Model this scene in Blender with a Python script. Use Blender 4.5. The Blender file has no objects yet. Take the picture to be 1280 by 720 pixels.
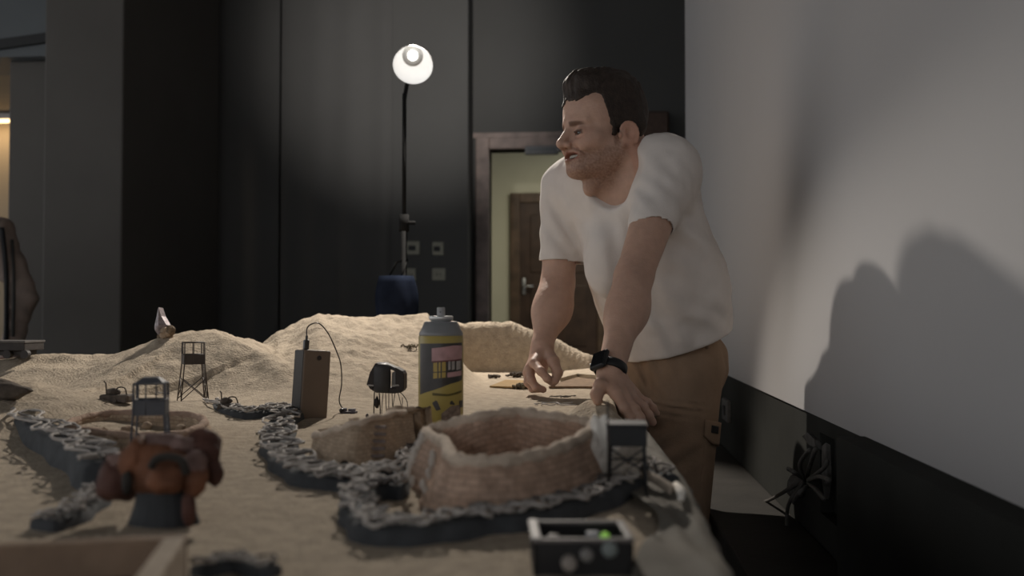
import bpy, math, random
import numpy as np
from mathutils import Vector, Matrix
rnd = random.Random(7)
C = bpy.context.scene.collection
PI = math.pi
F = 1200.0            # focal length in pixels of the 1280 frame
CZ = 0.61             # lens height above the floor
BASE = 0.43           # level of the flat sand
PSI = math.atan(99 / 1200.0)
TH = math.atan(31 / 1200.0)
FWD = Vector((-math.sin(PSI) * math.cos(TH), math.cos(PSI) * math.cos(TH), math.sin(TH)))
RGT = Vector((math.cos(PSI), math.sin(PSI), 0))
UPV = RGT.cross(FWD)
EYE = Vector((0, 0, CZ))

def ray(px, py):
    return FWD + RGT * ((px - 640) / F) + UPV * ((360 - py) / F)
def P(px, py, Y):                       # point at depth Y
    d = ray(px, py)
    return EYE + d * (Y / d.y)
def G(px, py, z=BASE):                  # point on a level plane
    d = ray(px, py)
    return EYE + d * ((z - CZ) / d.z)

# ---------------------------------------------------------------- materials
def lin(c):
    return tuple(((v / 255) / 12.92 if v / 255 <= .04045 else ((v / 255 + .055) / 1.055) ** 2.4) for v in c)
def mat(name, col, rough=.7, var=.15, scale=40, bump=0, bscale=None, metal=0, spec=.3, col2=None, coord='Object', emit=None, attr=None, detail=4, sss=0):
    m = bpy.data.materials.new(name); m.use_nodes = True
    nt = m.node_tree; b = nt.nodes['Principled BSDF']
    b.inputs['Roughness'].default_value = rough
    b.inputs['Metallic'].default_value = metal
    b.inputs['Specular IOR Level'].default_value = spec
    tc = nt.nodes.new('ShaderNodeTexCoord')
    n = nt.nodes.new('ShaderNodeTexNoise'); n.inputs['Scale'].default_value = scale; n.inputs['Detail'].default_value = detail
    nt.links.new(tc.outputs[coord], n.inputs['Vector'])
    r = nt.nodes.new('ShaderNodeValToRGB')
    c1 = tuple(min(1, v * (1 - var)) for v in col); c2 = col2 or tuple(min(1, v * (1 + var)) for v in col)
    r.color_ramp.elements[0].position = .3; r.color_ramp.elements[1].position = .7
    r.color_ramp.elements[0].color = (*c1, 1); r.color_ramp.elements[1].color = (*c2, 1)
    nt.links.new(n.outputs['Fac'], r.inputs['Fac'])
    out = r.outputs['Color']
    if attr:
        a = nt.nodes.new('ShaderNodeAttribute'); a.attribute_name = attr
        mx = nt.nodes.new('ShaderNodeMix'); mx.data_type = 'RGBA'; mx.blend_type = 'MULTIPLY'; mx.inputs['Factor'].default_value = 1
        nt.links.new(out, mx.inputs['A']); nt.links.new(a.outputs['Color'], mx.inputs['B'])
        out = mx.outputs['Result']
    nt.links.new(out, b.inputs['Base Color'])
    if sss:
        b.inputs['Subsurface Weight'].default_value = sss
        b.inputs['Subsurface Radius'].default_value = (.008, .003, .0015)
        b.inputs['Subsurface Scale'].default_value = 1.0
    if bump:
        n2 = nt.nodes.new('ShaderNodeTexNoise'); n2.inputs['Scale'].default_value = bscale or scale * 2; n2.inputs['Detail'].default_value = 5
        nt.links.new(tc.outputs[coord], n2.inputs['Vector'])
        bp = nt.nodes.new('ShaderNodeBump'); bp.inputs['Strength'].default_value = bump; bp.inputs['Distance'].default_value = .01
        nt.links.new(n2.outputs['Fac'], bp.inputs['Height']); nt.links.new(bp.outputs['Normal'], b.inputs['Normal'])
    if emit:
        b.inputs['Emission Color'].default_value = (*emit[0], 1); b.inputs['Emission Strength'].default_value = emit[1]
    return m

# ---------------------------------------------------------------- objects
def link(o, parent=None):
    C.objects.link(o)
    if parent is not None:
        o.parent = parent
    return o
def obj(name, vf, m, parent=None, smooth=False, label=None):
    v, f = vf[0], vf[1]
    me = bpy.data.meshes.new(name)
    me.from_pydata([tuple(p) for p in v], [], [tuple(q) for q in f]); me.update()
    me.materials.append(m)
    if smooth:
        me.polygons.foreach_set('use_smooth', [True] * len(me.polygons))
    o = link(bpy.data.objects.new(name, me), parent)
    if parent is not None:
        # vertices are given in world space; children live under an Empty or mesh at some base
        pm = parent.matrix_basis.inverted() if parent.parent is None else (parent.parent.matrix_basis @ parent.matrix_basis).inverted()
        me.transform(pm)
    if label: o['label'] = label
    return o
def thing(name, label, cat, loc=(0, 0, 0), group=None):
    o = bpy.data.objects.new(name, None); C.objects.link(o)
    o.empty_display_size = .02
    o.matrix_basis = Matrix.Translation(Vector(loc))
    o['label'] = label; o['category'] = cat
    if group: o['group'] = group
    return o
def tag(o, label, cat, group=None, kind=None):
    if label: o['label'] = label
    if cat: o['category'] = cat
    if group: o['group'] = group
    if kind: o['kind'] = kind
    return o
def struct(name, vf, m, label, cat, parent=None, smooth=False):
    o = obj(name, vf, m, parent, smooth); tag(o, label, cat, kind='structure'); return o

# ---------------------------------------------------------------- shapes (verts, faces)
def join(*parts):
    V, Fc = [], []
    for v, f in parts:
        b = len(V); V += [tuple(p) for p in v]; Fc += [tuple(b + i for i in q) for q in f]
    return V, Fc
def box(lo, hi):
    x0, y0, z0 = lo; x1, y1, z1 = hi
    v = [(x0, y0, z0), (x1, y0, z0), (x1, y1, z0), (x0, y1, z0), (x0, y0, z1), (x1, y0, z1), (x1, y1, z1), (x0, y1, z1)]
    return v, [(0, 3, 2, 1), (4, 5, 6, 7), (0, 1, 5, 4), (1, 2, 6, 5), (2, 3, 7, 6), (3, 0, 4, 7)]
def bbox_(lo, hi, b=.002, seg=2):
    """box with rounded edges"""
    import bmesh
    bm = bmesh.new(); v, f = box(lo, hi)
    vs = [bm.verts.new(p) for p in v]
    for q in f: bm.faces.new([vs[i] for i in q])
    bmesh.ops.bevel(bm, geom=list(bm.edges), offset=b, segments=seg, affect='EDGES', profile=.5)
    bm.verts.index_update()
    r = [tuple(p.co) for p in bm.verts], [tuple(p.index for p in q.verts) for q in bm.faces]
    bm.free(); return r
def xf(vf, M):
    return [tuple(M @ Vector(p)) for p in vf[0]], vf[1]
def frame(o, x, y, z):
    M = Matrix((x, y, z)).transposed().to_4x4(); M.translation = Vector(o); return M
def tube(pts, r, n=8, cap=True, closed=False):
    pts = [Vector(p) for p in pts]; m = len(pts)
    R = r if hasattr(r, '__len__') else [r] * m
    T = []
    for i in range(m):
        a = pts[i - 1] if (i > 0 or closed) else pts[i]; b = pts[(i + 1) % m] if (i < m - 1 or closed) else pts[i]
        t = (b - a); T.append(t.normalized() if t.length > 1e-9 else Vector((0, 0, 1)))
    u = T[0].orthogonal().normalized(); V = []
    for i in range(m):
        u = (u - T[i] * u.dot(T[i]))
        u = u.normalized() if u.length > 1e-6 else T[i].orthogonal().normalized()
        w = T[i].cross(u)
        for k in range(n):
            a = 2 * PI * k / n
            V.append(tuple(pts[i] + (u * math.cos(a) + w * math.sin(a)) * R[i]))
    Fc = []
    for i in range(m if closed else m - 1):
        j = (i + 1) % m
        for k in range(n):
            Fc.append((i * n + k, i * n + (k + 1) % n, j * n + (k + 1) % n, j * n + k))
    if cap and not closed:
        Fc.append(tuple(range(n - 1, -1, -1))); Fc.append(tuple((m - 1) * n + k for k in range(n)))
    return V, Fc
def lathe(prof, o, axis=(0, 0, 1), n=32, xdir=None, closed=False):
    a = Vector(axis).normalized(); u = (Vector(xdir) if xdir else a.orthogonal()); u = (u - a * u.dot(a)).normalized(); w = a.cross(u); o = Vector(o)
    V = []; m = len(prof)
    for r, h in prof:
        for k in range(n):
            t = 2 * PI * k / n; V.append(tuple(o + a * h + (u * math.cos(t) + w * math.sin(t)) * max(r, 1e-5)))
    Fc = []
    for i in range(m if closed else m - 1):
        j = (i + 1) % m
        for k in range(n):
            Fc.append((i * n + k, i * n + (k + 1) % n, j * n + (k + 1) % n, j * n + k))
    return V, Fc
def bez(pts, n=8):
    """Catmull-Rom through pts"""
    pts = [Vector(p) for p in pts]; out = []
    for i in range(len(pts) - 1):
        p0 = pts[max(i - 1, 0)]; p1 = pts[i]; p2 = pts[i + 1]; p3 = pts[min(i + 2, len(pts) - 1)]
        for k in range(n):
            t = k / n
            out.append(.5 * ((2 * p1) + (p2 - p0) * t + (2 * p0 - 5 * p1 + 4 * p2 - p3) * t * t + (3 * p1 - p0 - 3 * p2 + p3) * t ** 3))
    out.append(pts[-1]); return out
def prism(poly, z0, z1):
    n = len(poly); V = [(x, y, z0) for x, y in poly] + [(x, y, z1) for x, y in poly]
    return V, [tuple(range(n - 1, -1, -1)), tuple(range(n, 2 * n))] + [(i, (i + 1) % n, n + (i + 1) % n, n + i) for i in range(n)]
def blob(c, r, seed=0, amp=.25, n=2, sq=(1, 1, 1), flat=None):
    """irregular stone: displaced icosphere"""
    import bmesh
    from mathutils import noise
    bm = bmesh.new(); bmesh.ops.create_icosphere(bm, subdivisions=n, radius=1)
    V = []
    for v in bm.verts:
        p = v.co.copy(); d = 1 + amp * noise.noise(p * 1.3 + Vector((seed * 3.1, seed, 0))) + amp * .5 * noise.noise(p * 3.1 + Vector((seed, 0, seed)))
        V.append((c[0] + p.x * d * r * sq[0], c[1] + p.y * d * r * sq[1], c[2] + p.z * d * r * sq[2]))
    bm.verts.index_update()
    f = [tuple(v.index for v in q.verts) for q in bm.faces]; bm.free(); return V, f

# ---------------------------------------------------------------- numpy noise
_g = np.random.RandomState(3)
_perm = _g.permutation(256); _perm = np.concatenate([_perm, _perm, _perm])
_grad = _g.normal(size=(256, 3)); _grad /= np.linalg.norm(_grad, axis=1, keepdims=True)
def pnoise(x, y, z=None):
    x = np.asarray(x, float); y = np.asarray(y, float); z = np.zeros_like(x) if z is None else np.asarray(z, float)
    xi = np.floor(x).astype(int); yi = np.floor(y).astype(int); zi = np.floor(z).astype(int)
    fx, fy, fz = x - xi, y - yi, z - zi
    s = lambda t: t * t * t * (t * (t * 6 - 15) + 10)
    u, v, w = s(fx), s(fy), s(fz); tot = 0
    for a in (0, 1):
        for b in (0, 1):
            for c in (0, 1):
                h = _perm[(_perm[(_perm[(xi + a) & 255] + yi + b) & 255] + zi + c) & 255]
                g = _grad[h]
                tot = tot + (g[..., 0] * (fx - a) + g[..., 1] * (fy - b) + g[..., 2] * (fz - c)) * (u if a else 1 - u) * (v if b else 1 - v) * (w if c else 1 - w)
    return tot * 1.5
def fbm(x, y, o=4, z=None):
    t = 0; a = 1
    for i in range(o):
        t = t + a * pnoise(x * 2 ** i, y * 2 ** i, None if z is None else z * 2 ** i); a *= .5
    return t

# ---------------------------------------------------------------- signed-distance sculpting
class Field:
    def __init__(s, lo, hi, h):
        s.lo = np.array(lo, float); s.h = h
        s.n = np.ceil((np.array(hi, float) - s.lo) / h).astype(int) + 1
        s.D = np.full(s.n, .2, np.float32)
    def sl(s, lo, hi):
        a = np.clip(np.floor((np.array(lo) - s.lo) / s.h).astype(int), 0, s.n); b = np.clip(np.ceil((np.array(hi) - s.lo) / s.h).astype(int) + 1, 0, s.n)
        if np.any(b <= a): return None, None
        ax = [s.lo[i] + s.h * np.arange(a[i], b[i]) for i in range(3)]
        X = np.stack(np.meshgrid(*ax, indexing='ij'), -1)
        return tuple(slice(a[i], b[i]) for i in range(3)), X
    def add(s, fb, k=.01):
        fn, lo, hi = fb; m = k + 2.5 * s.h
        S, X = s.sl(np.array(lo) - m, np.array(hi) + m)
        if S is None: return
        d = fn(X); A = s.D[S]
        if k > 0:
            e = np.clip(k - np.abs(A - d), 0, None) / k
            s.D[S] = np.minimum(A, d) - e * e * k * .25
        else: s.D[S] = np.minimum(A, d)
    def sub(s, fb, k=.005):
        fn, lo, hi = fb; m = k + 2.5 * s.h
        S, X = s.sl(np.array(lo) - m, np.array(hi) + m)
        if S is None: return
        d = -fn(X); A = s.D[S]
        if k > 0:
            e = np.clip(k - np.abs(A - d), 0, None) / k
            s.D[S] = np.maximum(A, d) + e * e * k * .25
        else: s.D[S] = np.maximum(A, d)
    def warp(s, fn):
        """add fn(points) to the field near the surface"""
        I = np.argwhere(np.abs(s.D) < .03)
        p = s.lo + I * s.h
        s.D[I[:, 0], I[:, 1], I[:, 2]] += fn(p).astype(np.float32)
    def mesh(s):
        D = s.D; S = D < 0
        c = np.zeros(tuple(s.n - 1), np.uint8)
        for a in (0, 1):
            for b in (0, 1):
                for d in (0, 1):
                    c += S[a:s.n[0] - 1 + a, b:s.n[1] - 1 + b, d:s.n[2] - 1 + d]
        I = np.argwhere((c > 0) & (c < 8))
        acc = np.zeros((len(I), 3)); cnt = np.zeros(len(I))
        cor = [np.array((a, b, d)) for a in (0, 1) for b in (0, 1) for d in (0, 1)]
        val = [D[tuple((I + q).T)] for q in cor]
        for i in range(8):
            for j in range(i + 1, 8):
                if np.abs(cor[i] - cor[j]).sum() != 1: continue
                m = (val[i] < 0) != (val[j] < 0)
                t = val[i] / np.where(m, val[i] - val[j], 1)
                acc += np.where(m[:, None], cor[i] + (cor[j] - cor[i]) * t[:, None], 0); cnt += m
        V = s.lo + (I + acc / cnt[:, None]) * s.h
        idx = np.full(tuple(s.n - 1), -1, np.int64); idx[tuple(I.T)] = np.arange(len(I))
        Q = []
        for ax in range(3):
            o = [0, 0, 0]; o[ax] = 1
            A = S[tuple(slice(0, s.n[i] - o[i]) for i in range(3))]; B = S[tuple(slice(o[i], s.n[i]) for i in range(3))]
            E = np.argwhere(A != B)
            u, v = (ax + 1) % 3, (ax + 2) % 3
            E = E[(E[:, u] > 0) & (E[:, v] > 0) & (E[:, u] < s.n[u] - 1) & (E[:, v] < s.n[v] - 1)]
            du = np.zeros(3, int); du[u] = 1; dv = np.zeros(3, int); dv[v] = 1
            q = np.stack([idx[tuple((E - du - dv).T)], idx[tuple((E - dv).T)], idx[tuple(E.T)], idx[tuple((E - du).T)]], 1)
            f = ~A[tuple(E.T)]
            q[f] = q[f][:, ::-1]
            Q.append(q)
        return V, np.concatenate(Q)
def np_obj(name, V, Q, m, parent=None, smooth=True, cols=None, relax=0):
    me = bpy.data.meshes.new(name)
    if relax:
        V = V.copy(); E = np.concatenate([Q[:, [i, (i + 1) % 4]] for i in range(4)])
        for _ in range(relax):
            a = np.zeros_like(V); c = np.zeros(len(V))
            np.add.at(a, E[:, 0], V[E[:, 1]]); np.add.at(c, E[:, 0], 1); np.add.at(a, E[:, 1], V[E[:, 0]]); np.add.at(c, E[:, 1], 1)
            V += .5 * (a / np.maximum(c, 1)[:, None] - V)
    me.vertices.add(len(V)); me.vertices.foreach_set('co', V.astype(np.float32).ravel())
    me.loops.add(Q.size); me.loops.foreach_set('vertex_index', Q.astype(np.int32).ravel())
    me.polygons.add(len(Q)); me.polygons.foreach_set('loop_start', np.arange(0, Q.size, Q.shape[1], dtype=np.int32))
    me.polygons.foreach_set('loop_total', np.full(len(Q), Q.shape[1], np.int32))
    me.update(calc_edges=True); me.validate()
    me.polygons.foreach_set('use_smooth', [smooth] * len(me.polygons))
    me.materials.append(m)
    if cols is not None:
        a = me.color_attributes.new('tint', 'FLOAT_COLOR', 'POINT')
        a.data.foreach_set('color', np.concatenate([cols, np.ones((len(cols), 1))], 1).astype(np.float32).ravel())
    o = link(bpy.data.objects.new(name, me), parent)
    return o
def A3(p): return np.array(tuple(p), float)
def cone(a, b, ra, rb):
    """tapered capsule"""
    a, b = A3(a), A3(b); ab = b - a; L2 = max(ab @ ab, 1e-12)
    def fn(X):
        t = np.clip(((X - a) @ ab) / L2, 0, 1)
        return np.linalg.norm(X - a - t[..., None] * ab, axis=-1) - (ra + (rb - ra) * t)
    r = max(ra, rb); return fn, np.minimum(a, b) - r, np.maximum(a, b) + r
def ell(c, R, M=None):
    """ellipsoid, M columns are its axes"""
    c = A3(c); R = np.array(R, float); M = np.eye(3) if M is None else np.array(M, float)
    def fn(X):
        q = ((X - c) @ M) / R; l = np.linalg.norm(q, axis=-1); g = np.linalg.norm(q / R, axis=-1)
        return l * (l - 1) / np.maximum(g, 1e-9)
    r = np.abs(M) @ R; return fn, c - r, c + r
def fcone(a, b, ra, rb, side, w):
    """tapered capsule flattened: thickness along `side` is w times the radius"""
    a, b = A3(a), A3(b); s = A3(side); s = s / np.linalg.norm(s)
    def T(X): return X + ((X @ s)[..., None] * s) * (1 / w - 1)
    ia, ib = T(a), T(b); ab = ib - ia; L2 = max(ab @ ab, 1e-12)
    def fn(X):
        q = T(X); t = np.clip(((q - ia) @ ab) / L2, 0, 1)
        return (np.linalg.norm(q - ia - t[..., None] * ab, axis=-1) - (ra + (rb - ra) * t)) * min(1, w)
    r = max(ra, rb) * max(1, w); return fn, np.minimum(a, b) - r, np.maximum(a, b) + r
def slab(o, n, lo, hi):
    """half space on the n side of o, within a box"""
    o, n = A3(o), A3(n); n = n / np.linalg.norm(n)
    return (lambda X: -((X - o) @ n)), np.array(lo, float), np.array(hi, float)
# ================================================================ the room
WX = .435                 # the white screen wall stands to the right
BY = 7.5                 # black back wall
M_floor = mat('dusty_floor', (.038, .033, .028), .85, .2, 6, .15, 60)
M_black = mat('black_paint', (.080, .079, .076), .85, .05, 2, .05, 30)
M_skirt = mat('black_skirting_paint', (.042, .042, .038), .9, .2, 4, spec=.05)
M_blackcloth = mat('black_drape', (.092, .090, .087), .9, .05, 2)
M_white = mat('white_screen_paint', (.45, .435, .43), .75, .02, 2, .02, 40)
M_wood = mat('dark_stained_wood', (.22, .17, .15), .5, .3, 9)
M_door = mat('brown_door_wood', (.085, .055, .035), .5, .35, 7)
M_beige = mat('cream_wall_paint', (.50, .48, .36), .8, .04, 3)
M_pillar = mat('grey_pillar_paint', (.105, .096, .086), .7, .08, 2)
M_panel = mat('slate_panel', (.11, .12, .125), .5, .08, 2)
M_steel = mat('brushed_metal', (.45, .45, .44), .35, .1, 60, metal=.8)

SK = CZ - .46 * WX; STEP = CZ - 1.02 * WX; FARY = 10.25 * WX; OY0, OY1, OY2 = 3.63 * WX, 4.37 * WX, 5.58 * WX
struct('floor', box((-7, -6, -.1), (1.6, 14.5, 0)), M_floor, 'dusty grey brown floor between table and black skirting', 'floor')
struct('ceiling', box((-7, -6, 3.6), (1.6, 14.5, 3.7)), mat('dark_ceiling', (.05, .05, .05), .9, .1, 3), 'dark ceiling above the sand table', 'ceiling')
# right: black skirting board with a deeper near section, white screen above
wr = struct('wall_right', box((WX, -1.2, SK), (WX + .3, FARY, 3.6)), M_white, 'tall white screen wall on the right catching the lamp light', 'wall')
struct('baseboard_right', box((WX + .004, OY2, 0), (WX + .3, FARY, SK + .004)), M_skirt, 'black lower wall under the white screen', 'baseboard')
struct('trim_1', box((WX - .045, -1.2, 0), (WX + .3, OY0, SK + .003)), M_skirt, 'protruding black box section below the white screen', 'trim')
# thin panel with a broken hole
struct('trim_2', join(box((WX + .03, OY0, 0), (WX + .3, OY2, SK + .004)),
                      box((WX + .004, OY1, 0), (WX + .03, OY2, SK + .004)), box((WX + .004, OY0, SK - .03), (WX + .03, OY1, SK + .004)), box((WX + .004, OY0, 0), (WX + .03, OY1, STEP + .06))),
       M_skirt, 'black skirting section with a torn opening and loose wires', 'trim')
struct('trim_7', bbox_((.262, OY0 - .9, 0), (WX + .004, FARY, STEP), .006), mat('dusty_step', (.030, .027, .023), .9, .2, 9, .15, 60), 'low dusty step along the foot of the black wall', 'trim')
struct('wall_far_right', box((1.3, FARY, 0), (1.6, BY, 3.6)), M_black, 'black wall return beyond the white screen', 'wall')
# back wall with a door opening
dx0 = P(612, 300, BY).x; dx1 = dx0 + 1.0; dz = P(640, 187, BY).z
struct('wall_back', join(box((-7, BY, 0), (dx0, BY + .15, 3.6)), box((dx1, BY, 0), (1.6, BY + .15, 3.6)), box((dx0, BY, dz), (dx1, BY + .15, 3.6))), M_black, 'black back wall behind the lamp', 'wall')
fw = .105
d = struct('door_1', join(bbox_((dx0 - fw, BY - .05, 0), (dx0, BY + .16, dz + fw), .008), bbox_((dx1, BY - .05, 0), (dx1 + fw, BY + .16, dz + fw), .008), bbox_((dx0, BY - .05, dz), (dx1, BY + .16, dz + fw), .008),
    box((dx0 - fw - .02, BY - .06, dz + fw - .02), (dx1 + fw + .02, BY - .05, dz + fw + .02))), M_wood, 'grey brown wooden frame of the open doorway', 'door')
# the room beyond
IY = 11.8
struct('wall_hall', join(box((-4, IY, 0), (3, IY + .1, 3)), box((-4, BY + .16, 0), (-3.9, IY, 3)), box((2.9, BY + .16, 0), (3, IY, 3))), M_beige, 'cream wall of the lit hall beyond the doorway', 'wall')
ix0 = P(650, 300, IY).x; ix1 = ix0 + .95; iz = P(650, 254, IY).z; jw = .12
d2 = struct('door_2', join(bbox_((ix0 - jw, IY - .06, 0), (ix0, IY + .02, iz + jw), .01), bbox_((ix1, IY - .06, 0), (ix1 + jw, IY + .02, iz + jw), .01), bbox_((ix0, IY - .06, iz), (ix1, IY + .02, iz + jw), .01)), M_door, 'closed brown wooden door in the hall beyond', 'door')
lf = obj('door_leaf', join(bbox_((ix0, IY - .035, .01), (ix1, IY + .0, iz), .004), bbox_((ix0 + .13, IY - .047, .2), (ix0 + .42, IY - .03, .95), .01), bbox_((ix0 + .52, IY - .047, .2), (ix1 - .13, IY - .03, .95), .01),
    bbox_((ix0 + .13, IY - .047, 1.1), (ix0 + .42, IY - .03, iz - .15), .01), bbox_((ix0 + .52, IY - .047, 1.1), (ix1 - .13, IY - .03, iz - .15), .01)), mat('door_veneer', (.05, .03, .02), .5, .3, 7), d2)
hz_ = P(650, 358, IY).z
obj('door_handle', join(bbox_((ix0 + .03, IY - .055, hz_ - .1), (ix0 + .07, IY - .035, hz_ + .1), .004), tube([(ix0 + .05, IY - .05, hz_), (ix0 + .05, IY - .1, hz_), (ix0 + .17, IY - .1, hz_)], .011)), M_steel, d2, True)
# door closer on the lintel
q = P(677, 187, BY - .1)
t = thing('door_closer', 'grey metal box fixed to the top of the doorway frame', 'door closer', (q.x, BY - .05, q.z))
obj('case', bbox_((q.x - .13, BY - .11, q.z - .035), (q.x + .13, BY - .05, q.z + .03), .008), mat('grey_closer', (.16, .16, .165), .5, .1), t)
obj('cover_strip', bbox_((q.x - .11, BY - .115, q.z - .012), (q.x + .11, BY - .109, q.z + .012), .002), M_panel, t)
obj('lever', tube([(q.x + .12, BY - .1, q.z), (q.x + .2, BY - .12, q.z - .02)], .01), M_steel, t)
# black drapes on the left part of the back wall: gentle folds
def drape(x0, x1, y, z1, n, seed):
    V, Fc = [], []; N = n * 10
    for i in range(N + 1):
        u = i / N; x = x0 + (x1 - x0) * u
        w = .010 * math.sin(u * n * 2 * PI + seed) + .006 * math.sin(u * n * 4.7 + seed * 2)
        for j in range(9):
            V.append((x, y + w * (1 - .5 * j / 8), z1 * j / 8 + .02))
    for i in range(N):
        for j in range(8): Fc.append((i * 9 + j, (i + 1) * 9 + j, (i + 1) * 9 + j + 1, i * 9 + j + 1))
    k = len(V); V += [(x, yy + .012, z) for x, yy, z in V]; Fc += [tuple(k + i for i in reversed(q)) for q in Fc]
    return V, Fc
xA = P(140, 300, 7.0).x; xB = P(345, 300, 7.2).x; xC = P(560, 300, 7.2).x
for (a, b, s, lb) in ((xA, P(190, 300, 7.1).x, 1, 'narrow black curtain beside the grey pillar'), (P(189, 300, 7.1).x, xB, 2.2, 'wide black curtain between pillar and lamp stand'), (xB + .02, xC, 4, 'black curtain hanging behind the lamp stand')):
    t = thing('stage_curtain', lb, 'curtain', ((a + b) / 2, 7.25, 0), 'black curtains on the back wall')
    obj('fabric', drape(a, b, 7.25, 3.4, max(2, int((b - a) * 4)), s), M_blackcloth, t, True)
    obj('curtain_rail', tube([(a, 7.25, 3.45), (b, 7.25, 3.45)], .02), M_steel, t)
# sockets and switches on the back wall
M_plate = mat('yellowed_plastic', (.30, .29, .23), .5, .1)
M_slot = mat('dark_plastic', (.02, .02, .02), .5)
for (px, py, w, h, kind, lb) in ((517, 310, .10, .10, 'switch', 'pale wall switch, upper left of four plates on black wall'), (548, 311, .085, .10, 'switch', 'pale wall switch, upper right of four plates on black wall'),
                                (514, 343, .075, .09, 'socket', 'half hidden pale wall socket behind the lamp pole'), (549, 343, .10, .09, 'socket', 'pale wall socket, lower right of four plates on black wall')):
    q = P(px, py, 7.2)
    # they sit on a post panel just in front of the drape line
    t = thing('wall_' + kind, lb, 'wall ' + kind, (q.x, 7.19, q.z), 'wall plates on the black back wall')
    obj('plate', bbox_((q.x - w / 2, 7.175, q.z - h / 2), (q.x + w / 2, 7.19, q.z + h / 2), .004), M_plate, t)
    if kind == 'switch': obj('rocker', bbox_((q.x - w / 4 - .01, 7.168, q.z - h / 5), (q.x + w / 5, 7.176, q.z + h / 6), .002), M_slot, t)
    else:
        obj('pin_hole', tube([(q.x - .012, 7.18, q.z), (q.x - .012, 7.173, q.z)], .006), M_slot, t)
        obj('pin_hole', tube([(q.x + .012, 7.18, q.z), (q.x + .012, 7.173, q.z)], .006), M_slot, t)
q0 = P(490, 300, 7.2).x; q1 = P(585, 300, 7.2).x
struct('trim_3', box((q0, 7.19, 0), (q1, 7.5, 3.5)), M_black, 'black wall pier carrying the switches', 'trim')
# grey pillar, slate panel and the warm niche at far left
pY = 5.6
px0, px1 = P(53, 300, pY).x, P(152, 300, pY).x
struct('trim_4', bbox_((px0, pY, 0), (px1, pY + 1.5, 3.6), .01), M_pillar, 'broad grey brown pillar left of the black curtain', 'pillar')
nx1 = P(38, 300, pY + .4).x; nz = P(20, 97, pY + .4).z
struct('wall_left', join(box((px0 - 2.4, pY + .05, nz + .04), (px0, pY + .5, 3.6))), M_panel, 'slate grey panel above the warm lit niche', 'wall')
struct('trim_5', join(bbox_((nx1, pY + .15, 0), (px0, pY + .5, nz + .04), .01)), M_pillar, 'grey jamb between niche and pillar', 'trim')
def arc_strip():
    V, Fc = [], []
    xa, xb = px0 - 1.6, px0
    for i in range(17):
        u = i / 16; x = xa + (xb - xa) * u; z = nz + .05 + .10 * u ** 2
        for (y, zz) in ((pY + .02, z - .03), (pY + .02, z + .03), (pY + .06, z + .03), (pY + .06, z - .03)): V.append((x, y, zz))
    for i in range(16):
        for k in range(4): Fc.append((i * 4 + k, i * 4 + (k + 1) % 4, i * 4 + 4 + (k + 1) % 4, i * 4 + 4 + k))
    return V, Fc
struct('trim_6', arc_strip(), M_slot, 'dark curved lower edge of the slate panel', 'trim')
struct('wall_niche', join(box((px0 - 2.6, pY + 1.7, 0), (px0, pY + 1.8, 3)), box((px0 - 2.6, pY + .5, nz + .04), (px0, pY + 1.8, nz + .1))), mat('niche_paint', (.33, .27, .19), .8, .05, 3), 'warm brown back wall of the lit niche', 'wall')
t = thing('strip_light', 'warm strip light glowing at the top of the niche', 'light', (px0 - 1, pY + 1.6, nz - .05))
obj('housing', bbox_((px0 - 2.2, pY + 1.58, nz - .02), (px0 - .2, pY + 1.69, nz + .03), .005), M_steel, t)
obj('diffuser', bbox_((px0 - 2.18, pY + 1.59, nz - .035), (px0 - .22, pY + 1.67, nz - .019), .003), mat('warm_glow', (.8, .6, .3), .5, emit=((1, .68, .33), 3.5)), t)
# small dark brown box high on the black wall behind the man's neck
q = P(822, 155, 7.4)
t = thing('wall_cabinet', 'dark brown box on black wall just behind the man\'s neck', 'cabinet', (q.x, 7.45, q.z))
M_bx = mat('dark_brown_veneer', (.07, .042, .03), .6, .2)
obj('case', bbox_((q.x - .14, 7.3, q.z - .12), (q.x + .08, 7.5, q.z + .08), .015), M_bx, t)
obj('door_panel', bbox_((q.x - .13, 7.29, q.z - .11), (q.x + .07, 7.305, q.z + .07), .006), M_bx, t)
# torn wall opening, loose wires
ox = WX + .012
M_wire = mat('dusty_wire', (.10, .092, .082), .8, .25)
M_torn = mat('torn_plaster', (.13, .122, .112), .95, .25, 60, .4)
t = thing('loose_wires', 'bundle of dusty loose wires hanging out of the torn black skirting', 'cables', (ox, 2.6, .15))
def wp(px, py, X):
    d = ray(px, py); return EYE + d * (X / d.x)
hub = wp(1008, 598, ox)
for k, ends in enumerate([[(1008, 598), (985, 612), (962, 625), (945, 630)], [(1008, 598), (990, 622), (984, 640), (984, 672)], [(1008, 598), (1016, 570), (1020, 560)], [(1010, 600), (1030, 585), (1034, 575)], [(1006, 602), (1000, 580), (1012, 562)],
                          [(1010, 604), (1020, 612), (1030, 624)], [(1004, 598), (992, 590), (985, 586)], [(1012, 606), (1000, 615), (992, 628)], [(1010, 600), (1024, 596), (1036, 600)]]):
    pts = [wp(a, b, ox - .010 - .028 * min(1, i) - .003 * k) for i, (a, b) in enumerate(ends)]
    obj('wire', tube(bez(pts, 6), .0042, 6), M_wire, t, True)
obj('junction_block', blob(hub + Vector((-.02, 0, -.02)), .03, 3, .4, 2, (.6, 1, .8)), M_torn, t, True)
def sliver(pts, th, name, lb):
    a = [wp(x, y, ox - .006) for x, y in pts]; n = len(a)
    V = [tuple(p) for p in a] + [tuple(p + Vector((-th, 0, .004))) for p in a]
    o = obj(name, (V, [tuple(range(n)), tuple(range(2 * n - 1, n - 1, -1))] + [(i, n + i, n + (i + 1) % n, (i + 1) % n) for i in range(n)]), M_torn); tag(o, lb, 'debris')
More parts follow.
